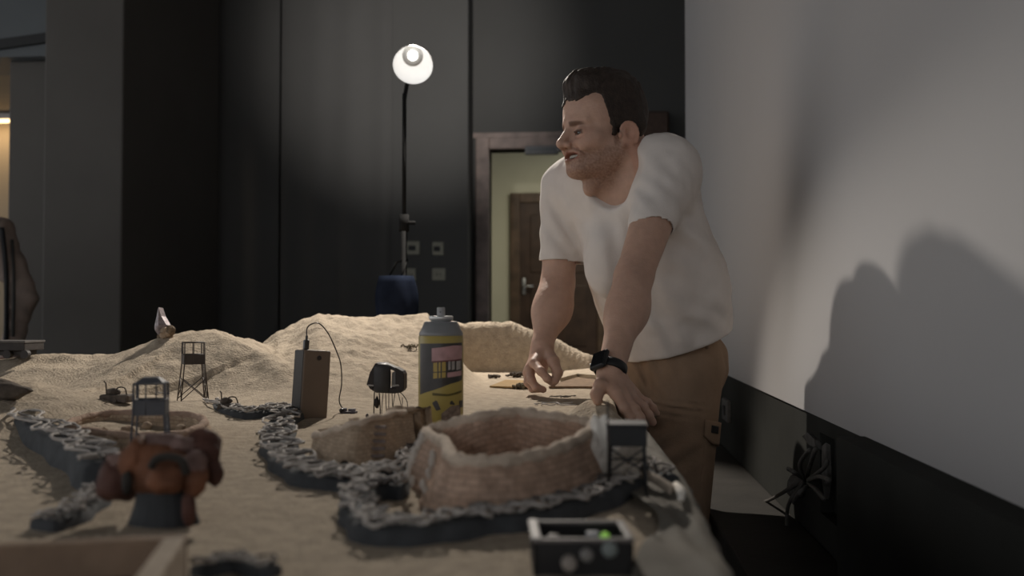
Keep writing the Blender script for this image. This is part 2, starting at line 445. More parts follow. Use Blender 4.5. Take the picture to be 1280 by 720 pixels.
sliver([(1033, 560), (1038, 556), (1040, 600), (1036, 625), (1032, 600)], .008, 'torn_strip', 'thin torn upright strip at the edge of the black wall opening')
sliver([(1010, 548), (1017, 543), (1026, 552), (1028, 563), (1018, 558)], .012, 'plaster_flake', 'pale torn flake above the loose wires on black wall')
q = wp(908, 512, WX)
t = thing('wall_outlet', 'small dusty outlet on the black skirting beside the man\'s leg', 'outlet', q)
obj('plate', bbox_((WX - .008, q.y - .08, q.z - .035), (WX + .004, q.y + .05, q.z + .035), .003), M_torn, t)
obj('hole', bbox_((WX - .011, q.y - .03, q.z - .015), (WX - .007, q.y + .01, q.z + .015), .001), M_slot, t)
# ================================================================ the sand table
def seg_d(x, y, pts):
    """distance to a ridge polyline and the crest height at the nearest point"""
    best = np.full(np.shape(x), 1e9); hh = np.zeros(np.shape(x))
    for a, b in zip(pts[:-1], pts[1:]):
        ax, ay, az = a; bx, by, bz = b; L = (bx - ax) ** 2 + (by - ay) ** 2
        t = np.clip(((x - ax) * (bx - ax) + (y - ay) * (by - ay)) / L, 0, 1)
        dd = np.hypot(x - ax - t * (bx - ax), y - ay - t * (by - ay)); h = az + (bz - az) * t
        m = dd < best; best = np.where(m, dd, best); hh = np.where(m, h, hh)
    return best, hh
def smax(a, b, k):
    h = np.clip(.5 + .5 * (a - b) / k, 0, 1); return b + (a - b) * h + k * h * (1 - h)
def ridge(l): return [tuple(P(*q)) for q in l]
RA = ridge([(-420, 470, 2.1), (-60, 455, 2.15), (60, 444, 2.2), (150, 440, 2.2), (196, 422, 2.2), (262, 414, 2.2), (330, 442, 2.1), (372, 480, 1.95)])
RB = ridge([(318, 440, 2.5), (345, 418, 2.52), (398, 389, 2.55), (450, 394, 2.6), (500, 396, 2.65), (524, 392, 2.68)])
RC = ridge([(520, 395, 2.93), (582, 404, 2.95), (640, 401, 2.95), (690, 422, 2.90), (745, 447, 2.84)])
RE = ridge([(741, 500, 1.68), (776, 505, 1.63)])
RD = ridge([(-300, 480, 1.35), (-60, 470, 1.5), (30, 478, 1.55)])
def sand_z(x, y, fine=True):
    x = np.asarray(x, float); y = np.asarray(y, float)
    z = np.full(np.broadcast(x, y).shape, BASE)
    wob = .012 * fbm(x * 4, y * 4, 3)
    for R_, s, k in ((RA, .31, .05), (RB, .27, .05), (RC, 4.2, .014), (RD, .2, .04), (RE, .75, .012)):
        d, h = seg_d(x, y, R_)
        if R_ is RB: h = h - 1.1 * np.clip(x + .44 + .25 * (y - 2.6), 0, 1)
        # behind the crest the sand falls away too
        z = smax(z, h - s * np.maximum(d - .012, 0) + (wob if R_ is not RC else wob * .4), k) if True else z
    if fine:
        hill = np.clip((z - BASE - .01) / .05, .12, 1)
        z = z + hill * (.008 * fbm(x * 13 + 3, y * 13, 3) + .0034 * np.maximum(fbm(x * 42, y * 42, 2), -.25)) + .0006 * fbm(x * 90, y * 90, 2)
    return z
def sz(x, y): return float(sand_z(np.array([x]), np.array([y]), False)[0])
def on(px, py, it=30):
    """point where a pixel's ray meets the sand"""
    d = ray(px, py); lo, hi = .3, 4.5
    t = .3
    while t < 4.5:
        p = EYE + d * t
        if p.z < sz(p.x, p.y): break
        t += .02
    a, b = t - .02, t
    for _ in range(14):
        m = (a + b) / 2; p = EYE + d * m
        if p.z < sz(p.x, p.y): b = m
        else: a = m
    return EYE + d * b
# right edge of the table top, from near to far
def edge_x(y): return np.interp(y, [.3, .6, 1.05, 1.5, 1.75, 3.3], [.082, .084, .090, .074, .050, .045])
xs = -2.15 + 2.25 * np.concatenate([np.linspace(0, .5, 90)[:-1], np.linspace(.5, 1, 240)])
ys = np.concatenate([np.linspace(.40, 1.4, 190)[:-1], np.linspace(1.4, 3.12, 250)])
u = (xs - xs[0]) / (xs[-1] - xs[0])
Yg, Ug = np.meshgrid(ys, u, indexing='ij')
Xg = -2.15 + Ug * (edge_x(Yg) + 2.15)
Zg = sand_z(Xg, Yg)
e = np.clip((edge_x(Yg) - Xg) / .03, 0, 1); Zg = np.where(e < 1, np.minimum(Zg, BASE - .012 + .012 * np.sqrt(e) + np.clip(Zg - BASE, 0, 1) * e), Zg)
ny, nx = Xg.shape
V = np.stack([Xg, Yg, Zg], -1).reshape(-1, 3)
Ii = np.arange(ny * nx).reshape(ny, nx)
Q = np.stack([Ii[:-1, :-1], Ii[:-1, 1:], Ii[1:, 1:], Ii[1:, :-1]], -1).reshape(-1, 4)
# skirt down to the table top
def ring_idx(): return np.concatenate([Ii[0, :], Ii[1:, -1], Ii[-1, -2::-1], Ii[-2:0:-1, 0]])
R_ = ring_idx(); VB = V[R_].copy(); VB[:, 2] = BASE - .0395; k = len(V); V = np.concatenate([V, VB])
j = np.arange(len(R_)); jn = (j + 1) % len(R_)
Q = np.concatenate([Q, np.stack([R_[jn], R_[j], k + j, k + jn], 1)])
M_sand = mat('fine_desert_sand', (.43, .358, .275), .95, .16, 60, .5, 210, spec=.1)
# patchy dry crust and darker flecks
nt = M_sand.node_tree
sand = np_obj('sand_landscape', V, Q, M_sand); tag(sand, 'pale sand sculpted into dunes across the display table', 'sand', kind='stuff')

M_tbl = mat('table_board', (.10, .09, .08), .7, .2, 8)
t = thing('display_table', 'low board table on legs carrying the sand diorama', 'table', (-1, 1.7, 0))
outl = [(-2.15, .40)] + [(float(edge_x(y)) - .004, y) for y in (.40, .6, 1.05, 1.5, 1.75, 3.12)] + [(-2.15, 3.12)]
obj('table_top', prism(outl, BASE - .075, BASE - .04), M_tbl, t)
for lx in (-2.05, -1.05, -.04):
    for ly in (.5, 1.8, 3.0): obj('leg', bbox_((lx - .03, ly - .03, 0), (lx + .03, ly + .03, BASE - .074), .004), M_tbl, t)
# grey plastic sheet tucked over the right edge of the table
def sheet():
    V, Fc = [], []; n, m = 60, 26
    for i in range(n + 1):
        y = .44 + 1.0 * i / n
        wid = .050 - .012 * math.sin(i * .35) - .020 * (i / n)
        ex = float(edge_x(y))
        for j in range(m + 1):
            u = j / m
            if u < .4: x = ex - wid * (1 - u / .4); z = BASE + .004 + .004 * math.sin(i * .8 + j) * (u / .4) + .003
            elif u < .5: a = (u - .4) / .1 * PI / 2; x = ex + .012 * math.sin(a); z = BASE + .006 - .012 * (1 - math.cos(a))
            else:
                v = (u - .5) / .5; x = ex + .012 + .016 * v + .012 * v * math.sin(i * .55) + .004 * math.sin(i * 1.3 + 3 * v); z = BASE - .006 - .40 * v
            z += .0025 * math.sin(x * 90 + y * 40) if u < .45 else 0
            V.append((x, y, z))
    for i in range(n):
        for j in range(m): Fc.append((i * (m + 1) + j, i * (m + 1) + j + 1, (i + 1) * (m + 1) + j + 1, (i + 1) * (m + 1) + j))
    return V, Fc
M_sheet = mat('grey_plastic_sheet', (.17, .155, .13), .85, .15, 12, .2, 30, spec=.15)
so = obj('dust_sheet', sheet(), M_sheet, None, True); tag(so, 'grey plastic sheet draped over the right edge of the sand table', 'sheet')
s_ = so.modifiers.new('thick', 'SOLIDIFY'); s_.thickness = .0015

# ---------------------------------------------------------------- clay forts
def smooth_loop(pts, n=14):
    pts = [Vector((p[0], p[1], 0)) for p in pts]; m = len(pts); out = []
    for i in range(m):
        p0, p1, p2, p3 = pts[i - 1], pts[i], pts[(i + 1) % m], pts[(i + 2) % m]
        for k in range(n):
            t = k / n
            out.append(.5 * ((2 * p1) + (p2 - p0) * t + (2 * p0 - 5 * p1 + 4 * p2 - p3) * t * t + (3 * p1 - p0 - 3 * p2 + p3) * t ** 3))
    return out
def clay_mat(name, col, brick=True, dark=.7, sc=1.0):
    m = mat(name, col, .9, .18, 55, .5, 130)
    nt = m.node_tree; b = nt.nodes['Principled BSDF']
    uv = nt.nodes.new('ShaderNodeUVMap')
    br = nt.nodes.new('ShaderNodeTexBrick'); br.inputs['Scale'].default_value = 1
    br.inputs['Brick Width'].default_value = .012 * sc; br.inputs['Row Height'].default_value = .0058 * sc; br.inputs['Mortar Size'].default_value = .0007 * sc
    br.inputs['Color1'].default_value = (1, 1, 1, 1); br.inputs['Color2'].default_value = (.82, .8, .78, 1); br.inputs['Mortar'].default_value = (dark, dark, dark, 1)
    nt.links.new(uv.outputs['UV'], br.inputs['Vector'])
    ln = b.inputs['Base Color'].links[0].from_socket
    mx = nt.nodes.new('ShaderNodeMix'); mx.data_type = 'RGBA'; mx.blend_type = 'MULTIPLY'; mx.inputs['Factor'].default_value = 1
    nt.links.new(ln, mx.inputs['A']); nt.links.new(br.outputs['Color'], mx.inputs['B']); nt.links.new(mx.outputs['Result'], b.inputs['Base Color'])
    # brick relief
    bp = nt.nodes.new('ShaderNodeBump'); bp.inputs['Strength'].default_value = .6; bp.inputs['Distance'].default_value = .002; bp.invert = True
    nt.links.new(br.outputs['Fac'], bp.inputs['Height'])
    old = b.inputs['Normal'].links[0].from_socket; nt.links.new(old, bp.inputs['Normal']); nt.links.new(bp.outputs['Normal'], b.inputs['Normal'])
    return m
def ring_wall(loop, zb, ztop, thick, batter, seed=0):
    """battered ring wall: outer face, rounded rim, inner face; ztop(i) gives the rim height. Returns mesh and uv"""
    n = len(loop); V, Fc, UVc = [], [], []
    cx = sum(p.x for p in loop) / n; cy = sum(p.y for p in loop) / n
    L = 0; rows = 12
    prof = []
    for k in range(rows): prof.append((0, k / (rows - 1)))
    S = [0]
    for i in range(n): S.append(S[-1] + (loop[(i + 1) % n] - loop[i]).length)
    nor = []
    for i in range(n):
        tn = loop[(i + 1) % n] - loop[i - 1]; nn = Vector((tn.y, -tn.x, 0)).normalized()
        if nn.dot(loop[i] - Vector((cx, cy, 0))) < 0: nn = -nn
        nor.append(nn)
    cols = rows * 2 + 5
    for i in range(n + 1):
        p = loop[i % n]; o = nor[i % n]; zt = ztop(i % n); H = zt - zb
        r = thick / 2; c = []
        for k in range(rows): u = k / (rows - 1); c.append((o * (batter * (1 - u) ** 1.2 * H + r), zb + (H - r) * u, S[i], (H - r) * u))
        for k in range(1, 6): a = PI * k / 6; c.append((o * (r * math.cos(a)), zt - r + r * math.sin(a) * .8, S[i], H + r * a))
        for k in range(rows): u = k / (rows - 1); c.append((o * -r, zt - r - (H - r) * u, S[i], H + r * 3 + (H - r) * u))
        for off, z, su, sv in c:
            w = .0012 * math.sin(p.x * 310 + z * 200 + seed) + .0010 * math.sin(p.y * 270 + z * 330 + seed * 2)
            V.append((p.x + off.x + o.x * w, p.y + off.y + o.y * w, z)); UVc.append((su, sv))
    for i in range(n):
        for k in range(cols - 1): Fc.append((i * cols + k, (i + 1) * cols + k, (i + 1) * cols + k + 1, i * cols + k + 1))
    return V, Fc, UVc
def uv_obj(name, V, Fc, UVc, m, parent):
    o = obj(name, (V, Fc), m, parent, True); l = o.data.uv_layers.new(name='UVMap')
    for p in o.data.polygons:
        for li in p.loop_indices: l.data[li].uv = UVc[o.data.loops[li].vertex_index]
    return o
M_clay = clay_mat('sandy_clay_bricks', (.50, .345, .255))
M_clay2 = clay_mat('brown_clay_bricks', (.50, .375, .265), sc=.9)
M_rim = mat('pale_rim_clay', (.52, .42, .33), .9, .15, 60, .4, 130)
M_in = mat('reddish_fort_floor', (.33, .17, .10), .95, .2, 30, .4, 90)
M_darkdoor = mat('near_black_brown', (.03, .026, .022), .8, .2)  # near-black brown shared by arched doors, dark arch and gap lump
# big fort ------------------------------------------------
FZ = BASE - .004
rimpx = [(533, 541, .480), (556, 553, .480), (567, 572, .480), (600, 577, .480), (650, 573, .481), (700, 559, .483), (738, 538, .486), (735, 528, .489), (690, 520, .496), (645, 514, .50), (600, 520, .497), (560, 531, .487)]
rim3 = [G(px, py, z) for px, py, z in rimpx]
lp = smooth_loop(rim3, 10); n_ = len(lp)
zt_ctrl = [z for _, _, z in rimpx]
def ztop_big(i):
    a = i / 10; k = int(a) % 12; f = a - int(a); return zt_ctrl[k] * (1 - f) + zt_ctrl[(k + 1) % 12] * f
t = thing('model_fort', 'large clay fort with pale rim and reddish inside, below the spray can', 'model fort', (sum(p.x for p in lp) / n_, sum(p.y for p in lp) / n_, BASE))
uv_obj('wall_ring', *ring_wall(lp, FZ, ztop_big, .013, .42, 1), M_clay, t)
rim_pts = [Vector((p.x, p.y, ztop_big(i) - .0012 + .0009 * math.sin(i * 1.7))) for i, p in enumerate(lp)]
obj('rim', tube(rim_pts, [.0066 + .0009 * math.sin(i * .9) + .0005 * math.sin(i * 2.3) for i in range(n_)], 10, closed=True), M_rim, t, True)
cxy = sum((Vector((p.x, p.y, 0)) for p in lp), Vector()) / n_
obj('courtyard', ([(p.x, p.y, BASE + .012) for p in lp] + [(cxy.x, cxy.y, BASE + .014)], [(i, (i + 1) % n_, n_) for i in range(n_)]), M_in, t)
for i in range(6):
    a = rnd.uniform(0, 6.28); obj('stone', blob((cxy.x + .04 * math.cos(a), cxy.y + .06 * math.sin(a), BASE + .017), rnd.uniform(.004, .008), i, .3, 2), M_in, t, True)
# bright pegs studding the left shoulder of the fort
M_peg = mat('pale_plaster_peg', (.48, .43, .38), .8, .1, 80)
for i, (px, py, z) in enumerate([(527, 548, .474), (523, 556, .468), (519, 565, .462), (516, 574, .456), (512, 583, .45), (510, 592, .445), (515, 602, .44), (541, 570, .47), (540, 578, .464), (536, 592, .456), (529, 606, .449), (532, 613, .445)]):
    p = P(px, py, .905 + (.02 if i < 7 else 0))
    obj('peg', xf(blob((0, 0, 0), .0032, i, .2, 2, (1, 1, 1.9)), Matrix.Translation(p)), M_peg, t, True)
# second fort, behind it: sloping brick block with doors --------
def fort_block():
    t = thing('model_fort', 'small sloping brick fort with dark arched doors inside the wire loop', 'model fort', tuple(G(450, 590)))
    fr = [G(383, 578, BASE), G(400, 592, BASE), G(440, 598, BASE), G(490, 587, BASE), G(522, 572, BASE)]
    top = [(392, 547, .466), (420, 539, .470), (452, 529, .475), (490, 519, .482), (516, 514, .486)]
    frt = [P(px, py, fr[i].y + .03 + .012 * i) for i, (px, py, _) in enumerate(top)]
    V, Fc, UVc = [], [], []; m = 8
    FB = bez(fr, m); FT = bez(frt, m); n = len(FB); rows = 10; s = 0
    dep = .16
    for i in range(n):
        a, b = FB[i], FT[i]; s += (FB[i] - FB[i - 1]).length if i else 0
        bk = Vector((b.x + .01, b.y + dep * (.55 + .45 * math.sin(PI * i / (n - 1))), b.z - .004)); bb = Vector((bk.x, bk.y + .02, BASE - .003)); a0 = Vector((a.x, a.y, BASE - .004))
        c = [(a0.lerp(b, k / (rows - 1)), (b - a0).length * k / (rows - 1)) for k in range(rows)]
        c += [(b.lerp(bk, u) + Vector((0, 0, .003 * math.sin(i * .9 + u * 6))), .1 + .1 * u) for u in (.08, .3, .6, 1)] + [(bb, .3)]
        for p, v in c:
            w = .0014 * math.sin(p.x * 230 + p.z * 170) + .001 * math.sin(p.z * 500 + p.x * 100)
            V.append((p.x, p.y + w, p.z + w * .4)); UVc.append((s, v))
    cc = rows + 5
    for i in range(n - 1):
        for k in range(cc - 1): Fc.append((i * cc + k, (i + 1) * cc + k, (i + 1) * cc + k + 1, i * cc + k + 1))
    Fc.append(tuple(reversed(range(cc)))); Fc.append(tuple((n - 1) * cc + k for k in range(cc)))
    uv_obj('brick_block', V, Fc, UVc, M_clay2, t)
    rid = [FT[i] + Vector((0, .003, .001 + .0015 * math.sin(i * 1.1))) for i in range(n)]
    obj('rim', tube(rid, [.0045 + .001 * math.sin(i * 1.7) for i in range(n)], 8), M_rim, t, True)
    def door(px, w, h, lift):
        # a solid dark arched slab standing on the front slope
        i = min(range(n), key=lambda i: abs((FB[i] - EYE).dot(RGT) / (FB[i] - EYE).dot(FWD) * F + 640 - px))
        a = Vector((FB[i].x, FB[i].y, BASE)); b = FT[i]; up = (b - a).normalized(); tn = (FB[min(i + 1, n - 1)] - FB[i - 1]).normalized(); nr = tn.cross(up).normalized()
        if nr.y > 0: nr = -nr
        o = a + up * lift + nr * .0002
        pr = [(-w, 0)] + [(w * math.cos(PI - PI * k / 8), h + w * math.sin(PI * k / 8)) for k in range(9)] + [(w, 0)]
        A = [o + tn * x + up * y + nr * .0025 for x, y in pr]; B = [p - nr * .006 for p in A]; nn = len(A)
        obj('arched_door', ([tuple(p) for p in A + B], [tuple(range(nn)), tuple(range(2 * nn - 1, nn - 1, -1))] + [(i, nn + i, nn + (i + 1) % nn, (i + 1) % nn) for i in range(nn)]), M_darkdoor, t)
        obj('door_frame', tube([p + nr * .0008 for p in A], .0011, 6), M_clay2, t, True)
    door(430, .0062, .014, .002); door(500, .003, .016, .010)
    # broken brick panel
    for r in range(6):
        i = int(n * .62); a = Vector((FB[i].x, FB[i].y, BASE)); b = FT[i]; p = a.lerp(b, .2 + r * .13)
        obj('brick_course', bbox_((p.x - .012, p.y - .0035, p.z - .0018), (p.x + .012, p.y + .002, p.z + .0018), .0006), mat('greyish_clay', (.20, .16, .14), .9, .2, 80), t)
    for k in range(9):
        i = rnd.randrange(n - 1); p = FT[i] + Vector((rnd.uniform(-.01, .01), rnd.uniform(.004, .05), .002))
        obj('rubble', blob(p, rnd.uniform(.003, .007), k, .4, 2, (1.4, 1, .7)), M_clay2, t, True)
    return t
fort_block()
# third fort: low ring at left -----------------------------------
rp = [(86, 533, .452), (130, 541, .452), (180, 545, .452), (230, 541, .453), (256, 528, .454), (240, 519, .457), (190, 516, .459), (140, 516, .459), (100, 523, .456)]
r3 = [G(*q) for q in rp]; lp3 = smooth_loop(r3, 10); n3 = len(lp3); zc3 = [q[2] for q in rp]
def zt3(i):
    a = i / 10; k = int(a) % 9; f = a - int(a); return zc3[k] * (1 - f) + zc3[(k + 1) % 9] * f
c3 = sum((Vector((p.x, p.y, 0)) for p in lp3), Vector()) / n3
t = thing('model_fort', 'low ring shaped clay fort at left beneath the blurred watchtower', 'model fort', (c3.x, c3.y, BASE))
uv_obj('wall_ring', *ring_wall(lp3, FZ, zt3, .011, .5, 5), M_clay2, t)
obj('rim', tube([Vector((p.x, p.y, zt3(i) - .001)) for i, p in enumerate(lp3)], [.0058 + .0007 * math.sin(i) for i in range(n3)], 8, closed=True), M_clay, t, True)
obj('courtyard', ([(p.x, p.y, BASE + .006) for p in lp3] + [(c3.x, c3.y, BASE + .008)], [(i, (i + 1) % n3, n3) for i in range(n3)]), mat('olive_brown_floor', (.17, .125, .07), .95, .25, 25), t)
for k in range(7): obj('rubble', blob((c3.x + rnd.uniform(-.06, .07), c3.y + rnd.uniform(-.07, .07), BASE + .012), rnd.uniform(.005, .011), k + 20, .35, 2), M_clay2, t, True)

# ---------------------------------------------------------------- fences of tangled wire on dark strips
M_strip = mat('dark_blue_grey_strip', (.055, .058, .062), .85, .25, 50)
M_wirew = mat('dusty_white_wire', (.40, .365, .335), .75, .12, 90)
M_wired = mat('grey_wire', (.16, .145, .135), .8, .2, 90)
def fence(label, path, width, height, n, beads=.5, seed=0, closed=False, rad=.0017, wander=1.0, z=BASE):
    r = random.Random(seed)
    pts = bez([G(px, py, z) for px, py in path], 10); N = len(pts)
    t = thing('wire_fence', label, 'model fence', tuple(pts[N // 2]), 'model fences of pale tangled wire')
    # the strip: a low bank with a flat top
    V, Fc = [], []
    sd = []
    for i in range(N):
        tn = (pts[min(i + 1, N - 1)] - pts[max(i - 1, 0)]); nn = Vector((-tn.y, tn.x, 0)).normalized(); sd.append(nn)
        w = width * (.42 + .05 * math.sin(i * .7 + seed))
        for o, h in ((-1.15, -.004), (-1, height * .8), (-.6, height), (.6, height), (1, height * .8), (1.15, -.004)):
            V.append(tuple(pts[i] + nn * w * o + Vector((0, 0, h))))
    for i in range(N - 1):
        for k in range(5): Fc.append((i * 6 + k, (i + 1) * 6 + k, (i + 1) * 6 + k + 1, i * 6 + k + 1))
    Fc += [tuple(range(6)), tuple((N - 1) * 6 + k for k in reversed(range(6)))]
    obj('bank', (V, Fc), M_strip, t, True)
    for w in range(n):
        off = (w + .5) / n * 2 - 1; rad_ = rad * .8; ph = r.uniform(0, 9); fq = r.uniform(.6, 1.1); L = []; RR = []
        sub = 4
        for i in range((N - 1) * sub + 1):
            a = i / sub; k = int(min(a, N - 2)); f = a - k; p = pts[k].lerp(pts[k + 1], f); s = sd[k].lerp(sd[k + 1], f)
            o = off * width * .42 + wander * width * .16 * (math.sin(a * fq + ph) + .7 * math.sin(a * fq * 2.7 + ph * 2)); o = max(-.5 * width, min(.5 * width, o))
            h = height + rad * .8 + abs(math.sin(a * fq * .8 + ph)) * rad * 2.4
            L.append(p + s * o + Vector((0, 0, h)))
            RR.append(rad_ * (1 + beads * .5 * math.sin(i * 1.25 + ph)))
        obj('wire', tube(L, RR, 7), M_wirew if w % 3 != 2 else M_wired, t, True)
    # short curls between the strands
    for c_ in range(int(N * .4)):
        k = r.randrange(N - 1); p = pts[k].lerp(pts[k + 1], r.random()); s = sd[k]; tn = Vector((s.y, -s.x, 0)); R0 = width * r.uniform(.1, .2); a0 = r.uniform(0, 6); o = r.uniform(-.3, .3) * width
        cl = [p + s * (o + R0 * math.cos(a0 + a * .5)) + tn * R0 * 1.5 * math.sin(a0 + a * .5) + Vector((0, 0, height + rad * 1.5 + a * .0004)) for a in range(r.randrange(6, 10))]
        obj('wire_curl', tube(cl, rad * .75, 6), M_wirew, t, True)
    return t
fence('long wire fence in front left, running from the left edge to the lumpy brown model', [(-40, 512), (10, 532), (60, 560), (100, 584), (132, 612)], .050, .028, 5, .5, 1, rad=.0021)
fence('short dark wire fence piece left of the brown model\'s base', [(128, 620), (110, 636), (80, 656), (50, 664)], .032, .010, 3, .3, 2, rad=.0013)
fence('thin wire fence curving behind the low left fort', [(8, 545), (60, 525), (110, 508), (160, 500), (210, 501)], .028, .012, 3, .4, 3, rad=.0016)
fence('wire fence between the two left watchtowers and the power bank', [(262, 512), (300, 524), (328, 524), (348, 518)], .040, .015, 4, .5, 4, rad=.002)
fence('wire fence around the left side of the small brick fort', [(372, 516), (352, 535), (348, 560), (362, 584), (392, 604), (440, 610), (480, 602)], .050, .013, 4, .6, 5, rad=.0021, wander=1.4)
fence('wire fence squeezed between small brick fort and large fort', [(430, 616), (470, 606), (505, 592), (519, 570)], .030, .012, 4, .7, 6, rad=.0019)
fence('blue grey wire fence in front of the large fort', [(508, 622), (470, 622), (447, 634), (450, 655), (475, 678), (540, 674), (610, 664), (680, 655), (740, 636), (790, 612)], .034, .014, 3, .3, 7, rad=.0021, wander=1.1)
fence('small wire fence at right, next to the dark watchtower', [(740, 618), (778, 606), (806, 592), (838, 606)], .024, .010, 2, .3, 8, rad=.0022)
fence('tangled wire fence piece at the bottom, right of the wooden beam', [(250, 722), (290, 712), (340, 722)], .022, .008, 3, .4, 9, rad=.0012)
# ================================================================ lamp on its stand
LY = 3.37
LP = P(516, 82, LY)
AX = Vector((.10, -.80, -.59)).normalized()
M_shade = mat('black_reflector', (.03, .03, .03), .5, .1)
M_inner = mat('white_reflector', (.85, .85, .83), .5, .02, emit=((1, .97, .94), .45))
M_bulb = mat('bright_bulb', (1, 1, 1), .5, 0, emit=((1, .97, .93), 5))
M_ring = mat('frosted_bulb_collar', (.6, .6, .58), .6, .02, emit=((1, .97, .93), .04))
M_stand = mat('black_stand_metal', (.014, .014, .014), .9, .1, spec=.05)
t = thing('work_lamp', 'bright white lamp with bowl reflector shining on a thin stand', 'lamp', tuple(P(505, 300, LY).xy) + (0,))
r = .072
obj('reflector', lathe([(r, 0), (r * .98, -.012), (r * .82, -.045), (r * .5, -.075), (.026, -.085), (.024, -.13), (.001, -.132)], LP, AX), M_shade, t, True)
obj('reflector_lining', lathe([(r * .985, -.002), (r * .94, -.014), (r * .79, -.042), (r * .47, -.07), (.001, -.08)], LP, AX), M_inner, t, True)
bc = LP + Vector((0, 0, .038)) + AX * .006
obj('bulb_collar', lathe([(.001, -.02), (.030, -.018), (.0375, -.006), (.0375, .002), (.030, .006), (.001, .006)], bc, (.18, -.97, -.18), 28), M_ring, t, True)
obj('bulb', lathe([(.0175, .004), (.0175, .010), (.014, .016), (.007, .020), (.001, .021)], bc, (.18, -.97, -.18), 24), M_bulb, t, True)
sx, sy = P(505, 300, LY).xy
obj('bracket', tube([LP - AX * .12, LP - AX * .12 + Vector((-.02, .03, -.03)), Vector((sx, sy, LP.z - .12))], .008), M_stand, t, True)
obj('pole', join(tube([(sx, sy, .04), (sx, sy, .95)], .011), tube([(sx, sy, .9), (sx, sy, LP.z - .1)], .0075)), M_stand, t, True)
obj('collar', join(tube([(sx, sy, .90), (sx, sy, .96)], .018), tube([(sx, sy, .93), (sx + .04, sy, .93)], .007)), M_stand, t, True)
for k in range(3):
    a = 2 * PI * k / 3 + .4
    obj('leg', tube([(sx, sy, .34), (sx + .3 * math.cos(a), sy + .3 * math.sin(a), .012)], .009), M_stand, t, True)
# added lamp, out of view, casts the main beam and the wall shadow
KP = Vector((-.50, 3.40, 1.80)); KA = Vector((-.285, -.59, -.755)).normalized()
t = thing('added_key_lamp', 'added unseen black bowl lamp over the back of the sand table, casting the main light', 'lamp', KP)
r2_ = .048
obj('reflector', lathe([(r2_, 0), (r2_ * .98, -.012), (r2_ * .82, -.04), (r2_ * .5, -.065), (.026, -.075), (.024, -.12), (.001, -.122)], KP, KA), M_shade, t, True)
obj('reflector_lining', lathe([(r2_ * .985, -.002), (r2_ * .94, -.014), (r2_ * .79, -.037), (r2_ * .47, -.06), (.001, -.07)], KP, KA), mat('plain_white_lining', (.8, .8, .78), .5, .02), t, True)
obj('drop_rod', tube([(KP.x, KP.y + .10, 3.6), (KP.x, KP.y + .10, KP.z + .16), KP - KA * .115], .008), M_stand, t, True)
obj('ceiling_cup', lathe([(.001, -.05), (.03, -.045), (.05, 0), (.001, 0)], (KP.x, KP.y + .10, 3.6)), M_stand, t, True)
# dark blue sandbag cloth hung on the stand
def hung():
    V, Fc = [], []; n = 28
    c = Vector((sx - .02, sy - .04, 0))
    for j in range(12):
        z = .50 + .24 * j / 11
        for k in range(n):
            a = 2 * PI * k / n; rr = .035 + .03 * math.sin(PI * (1 - j / 13)) + .006 * math.sin(a * 5 + j * .2)
            V.append((c.x + rr * 1.15 * math.cos(a), c.y + rr * .75 * math.sin(a), z))
    for j in range(11):
        for k in range(n): Fc.append((j * n + k, j * n + (k + 1) % n, (j + 1) * n + (k + 1) % n, (j + 1) * n + k))
    Fc += [tuple(reversed(range(n))), tuple(11 * n + k for k in range(n))]
    return V, Fc
t = thing('cloth_bag', 'dark blue cloth bag hanging low on the lamp stand', 'bag', (sx, sy, .5))
obj('bag_body', hung(), mat('navy_cloth', (.012, .016, .028), 1.0, .25, 20, spec=.02), t, True)
obj('hanging_loop', tube([(sx - .045, sy - .05, .735), (sx - .02, sy - .02, .79), (sx + .012, sy, .80), (sx + .0, sy - .05, .735)], .004), M_stand, t, True)

# ================================================================ spray can
def cyl_patch(c, r, poly_fn, a0, a1, n, th=.0003):
    """curved label patch: poly_fn(angle) -> (z0, z1)"""
    V, Fc = [], []
    for i in range(n + 1):
        a = a0 + (a1 - a0) * i / n; z0, z1 = poly_fn(i / n)
        for rr in (r, r + th):
            V += [(c.x + rr * math.sin(a), c.y - rr * math.cos(a), c.z + z0), (c.x + rr * math.sin(a), c.y - rr * math.cos(a), c.z + z1)]
    for i in range(n):
        b = i * 4; d_ = b + 4
        Fc += [(b + 2, d_ + 2, d_ + 3, b + 3), (b + 1, b + 3, d_ + 3, d_ + 1), (b, d_, d_ + 2, b + 2), (b, b + 1, d_ + 1, d_)]
    Fc += [(0, 2, 3, 1), (n * 4, n * 4 + 1, n * 4 + 3, n * 4 + 2)]
    return V, Fc
cy = 1.41
cc = P(551, 545, cy); cb = Vector((cc.x, cc.y, BASE - .001)); R = .0332
def zz(py): return P(551, py, cy - R).z - cb.z
H = zz(419.5) - .018
t = thing('spray_can', 'yellow and black spray can without cap standing in the sand', 'spray can', cb)
M_yel = mat('olive_yellow_paint', (.36, .28, .075), .35, .08, 30, spec=.5)
M_lab = mat('black_label', (.035, .03, .028), .35, .2, 60, spec=.5)
M_ban = mat('faded_pink_banner', (.42, .25, .25), .4, .12, 90)
M_let = mat('ochre_letters', (.40, .29, .08), .4, .15, 90)
M_let2 = mat('pale_grey_letters', (.36, .33, .31), .4, .15, 90)
M_dome = mat('grey_dome_metal', (.20, .205, .21), .35, .05, 30, spec=.5)
M_sil = mat('silver_valve_cup', (.62, .62, .61), .3, .05, 30, metal=.6)
M_noz = mat('grey_nozzle_plastic', (.33, .33, .33), .5, .05)
obj('can_body', lathe([(.001, 0), (R - .002, 0), (R, .003), (R, H + .016), (R - .0015, H + .018)], cb, n=56), M_yel, t, True)
zd = H + .017
zc = zz(400.5); zt_ = zz(402)
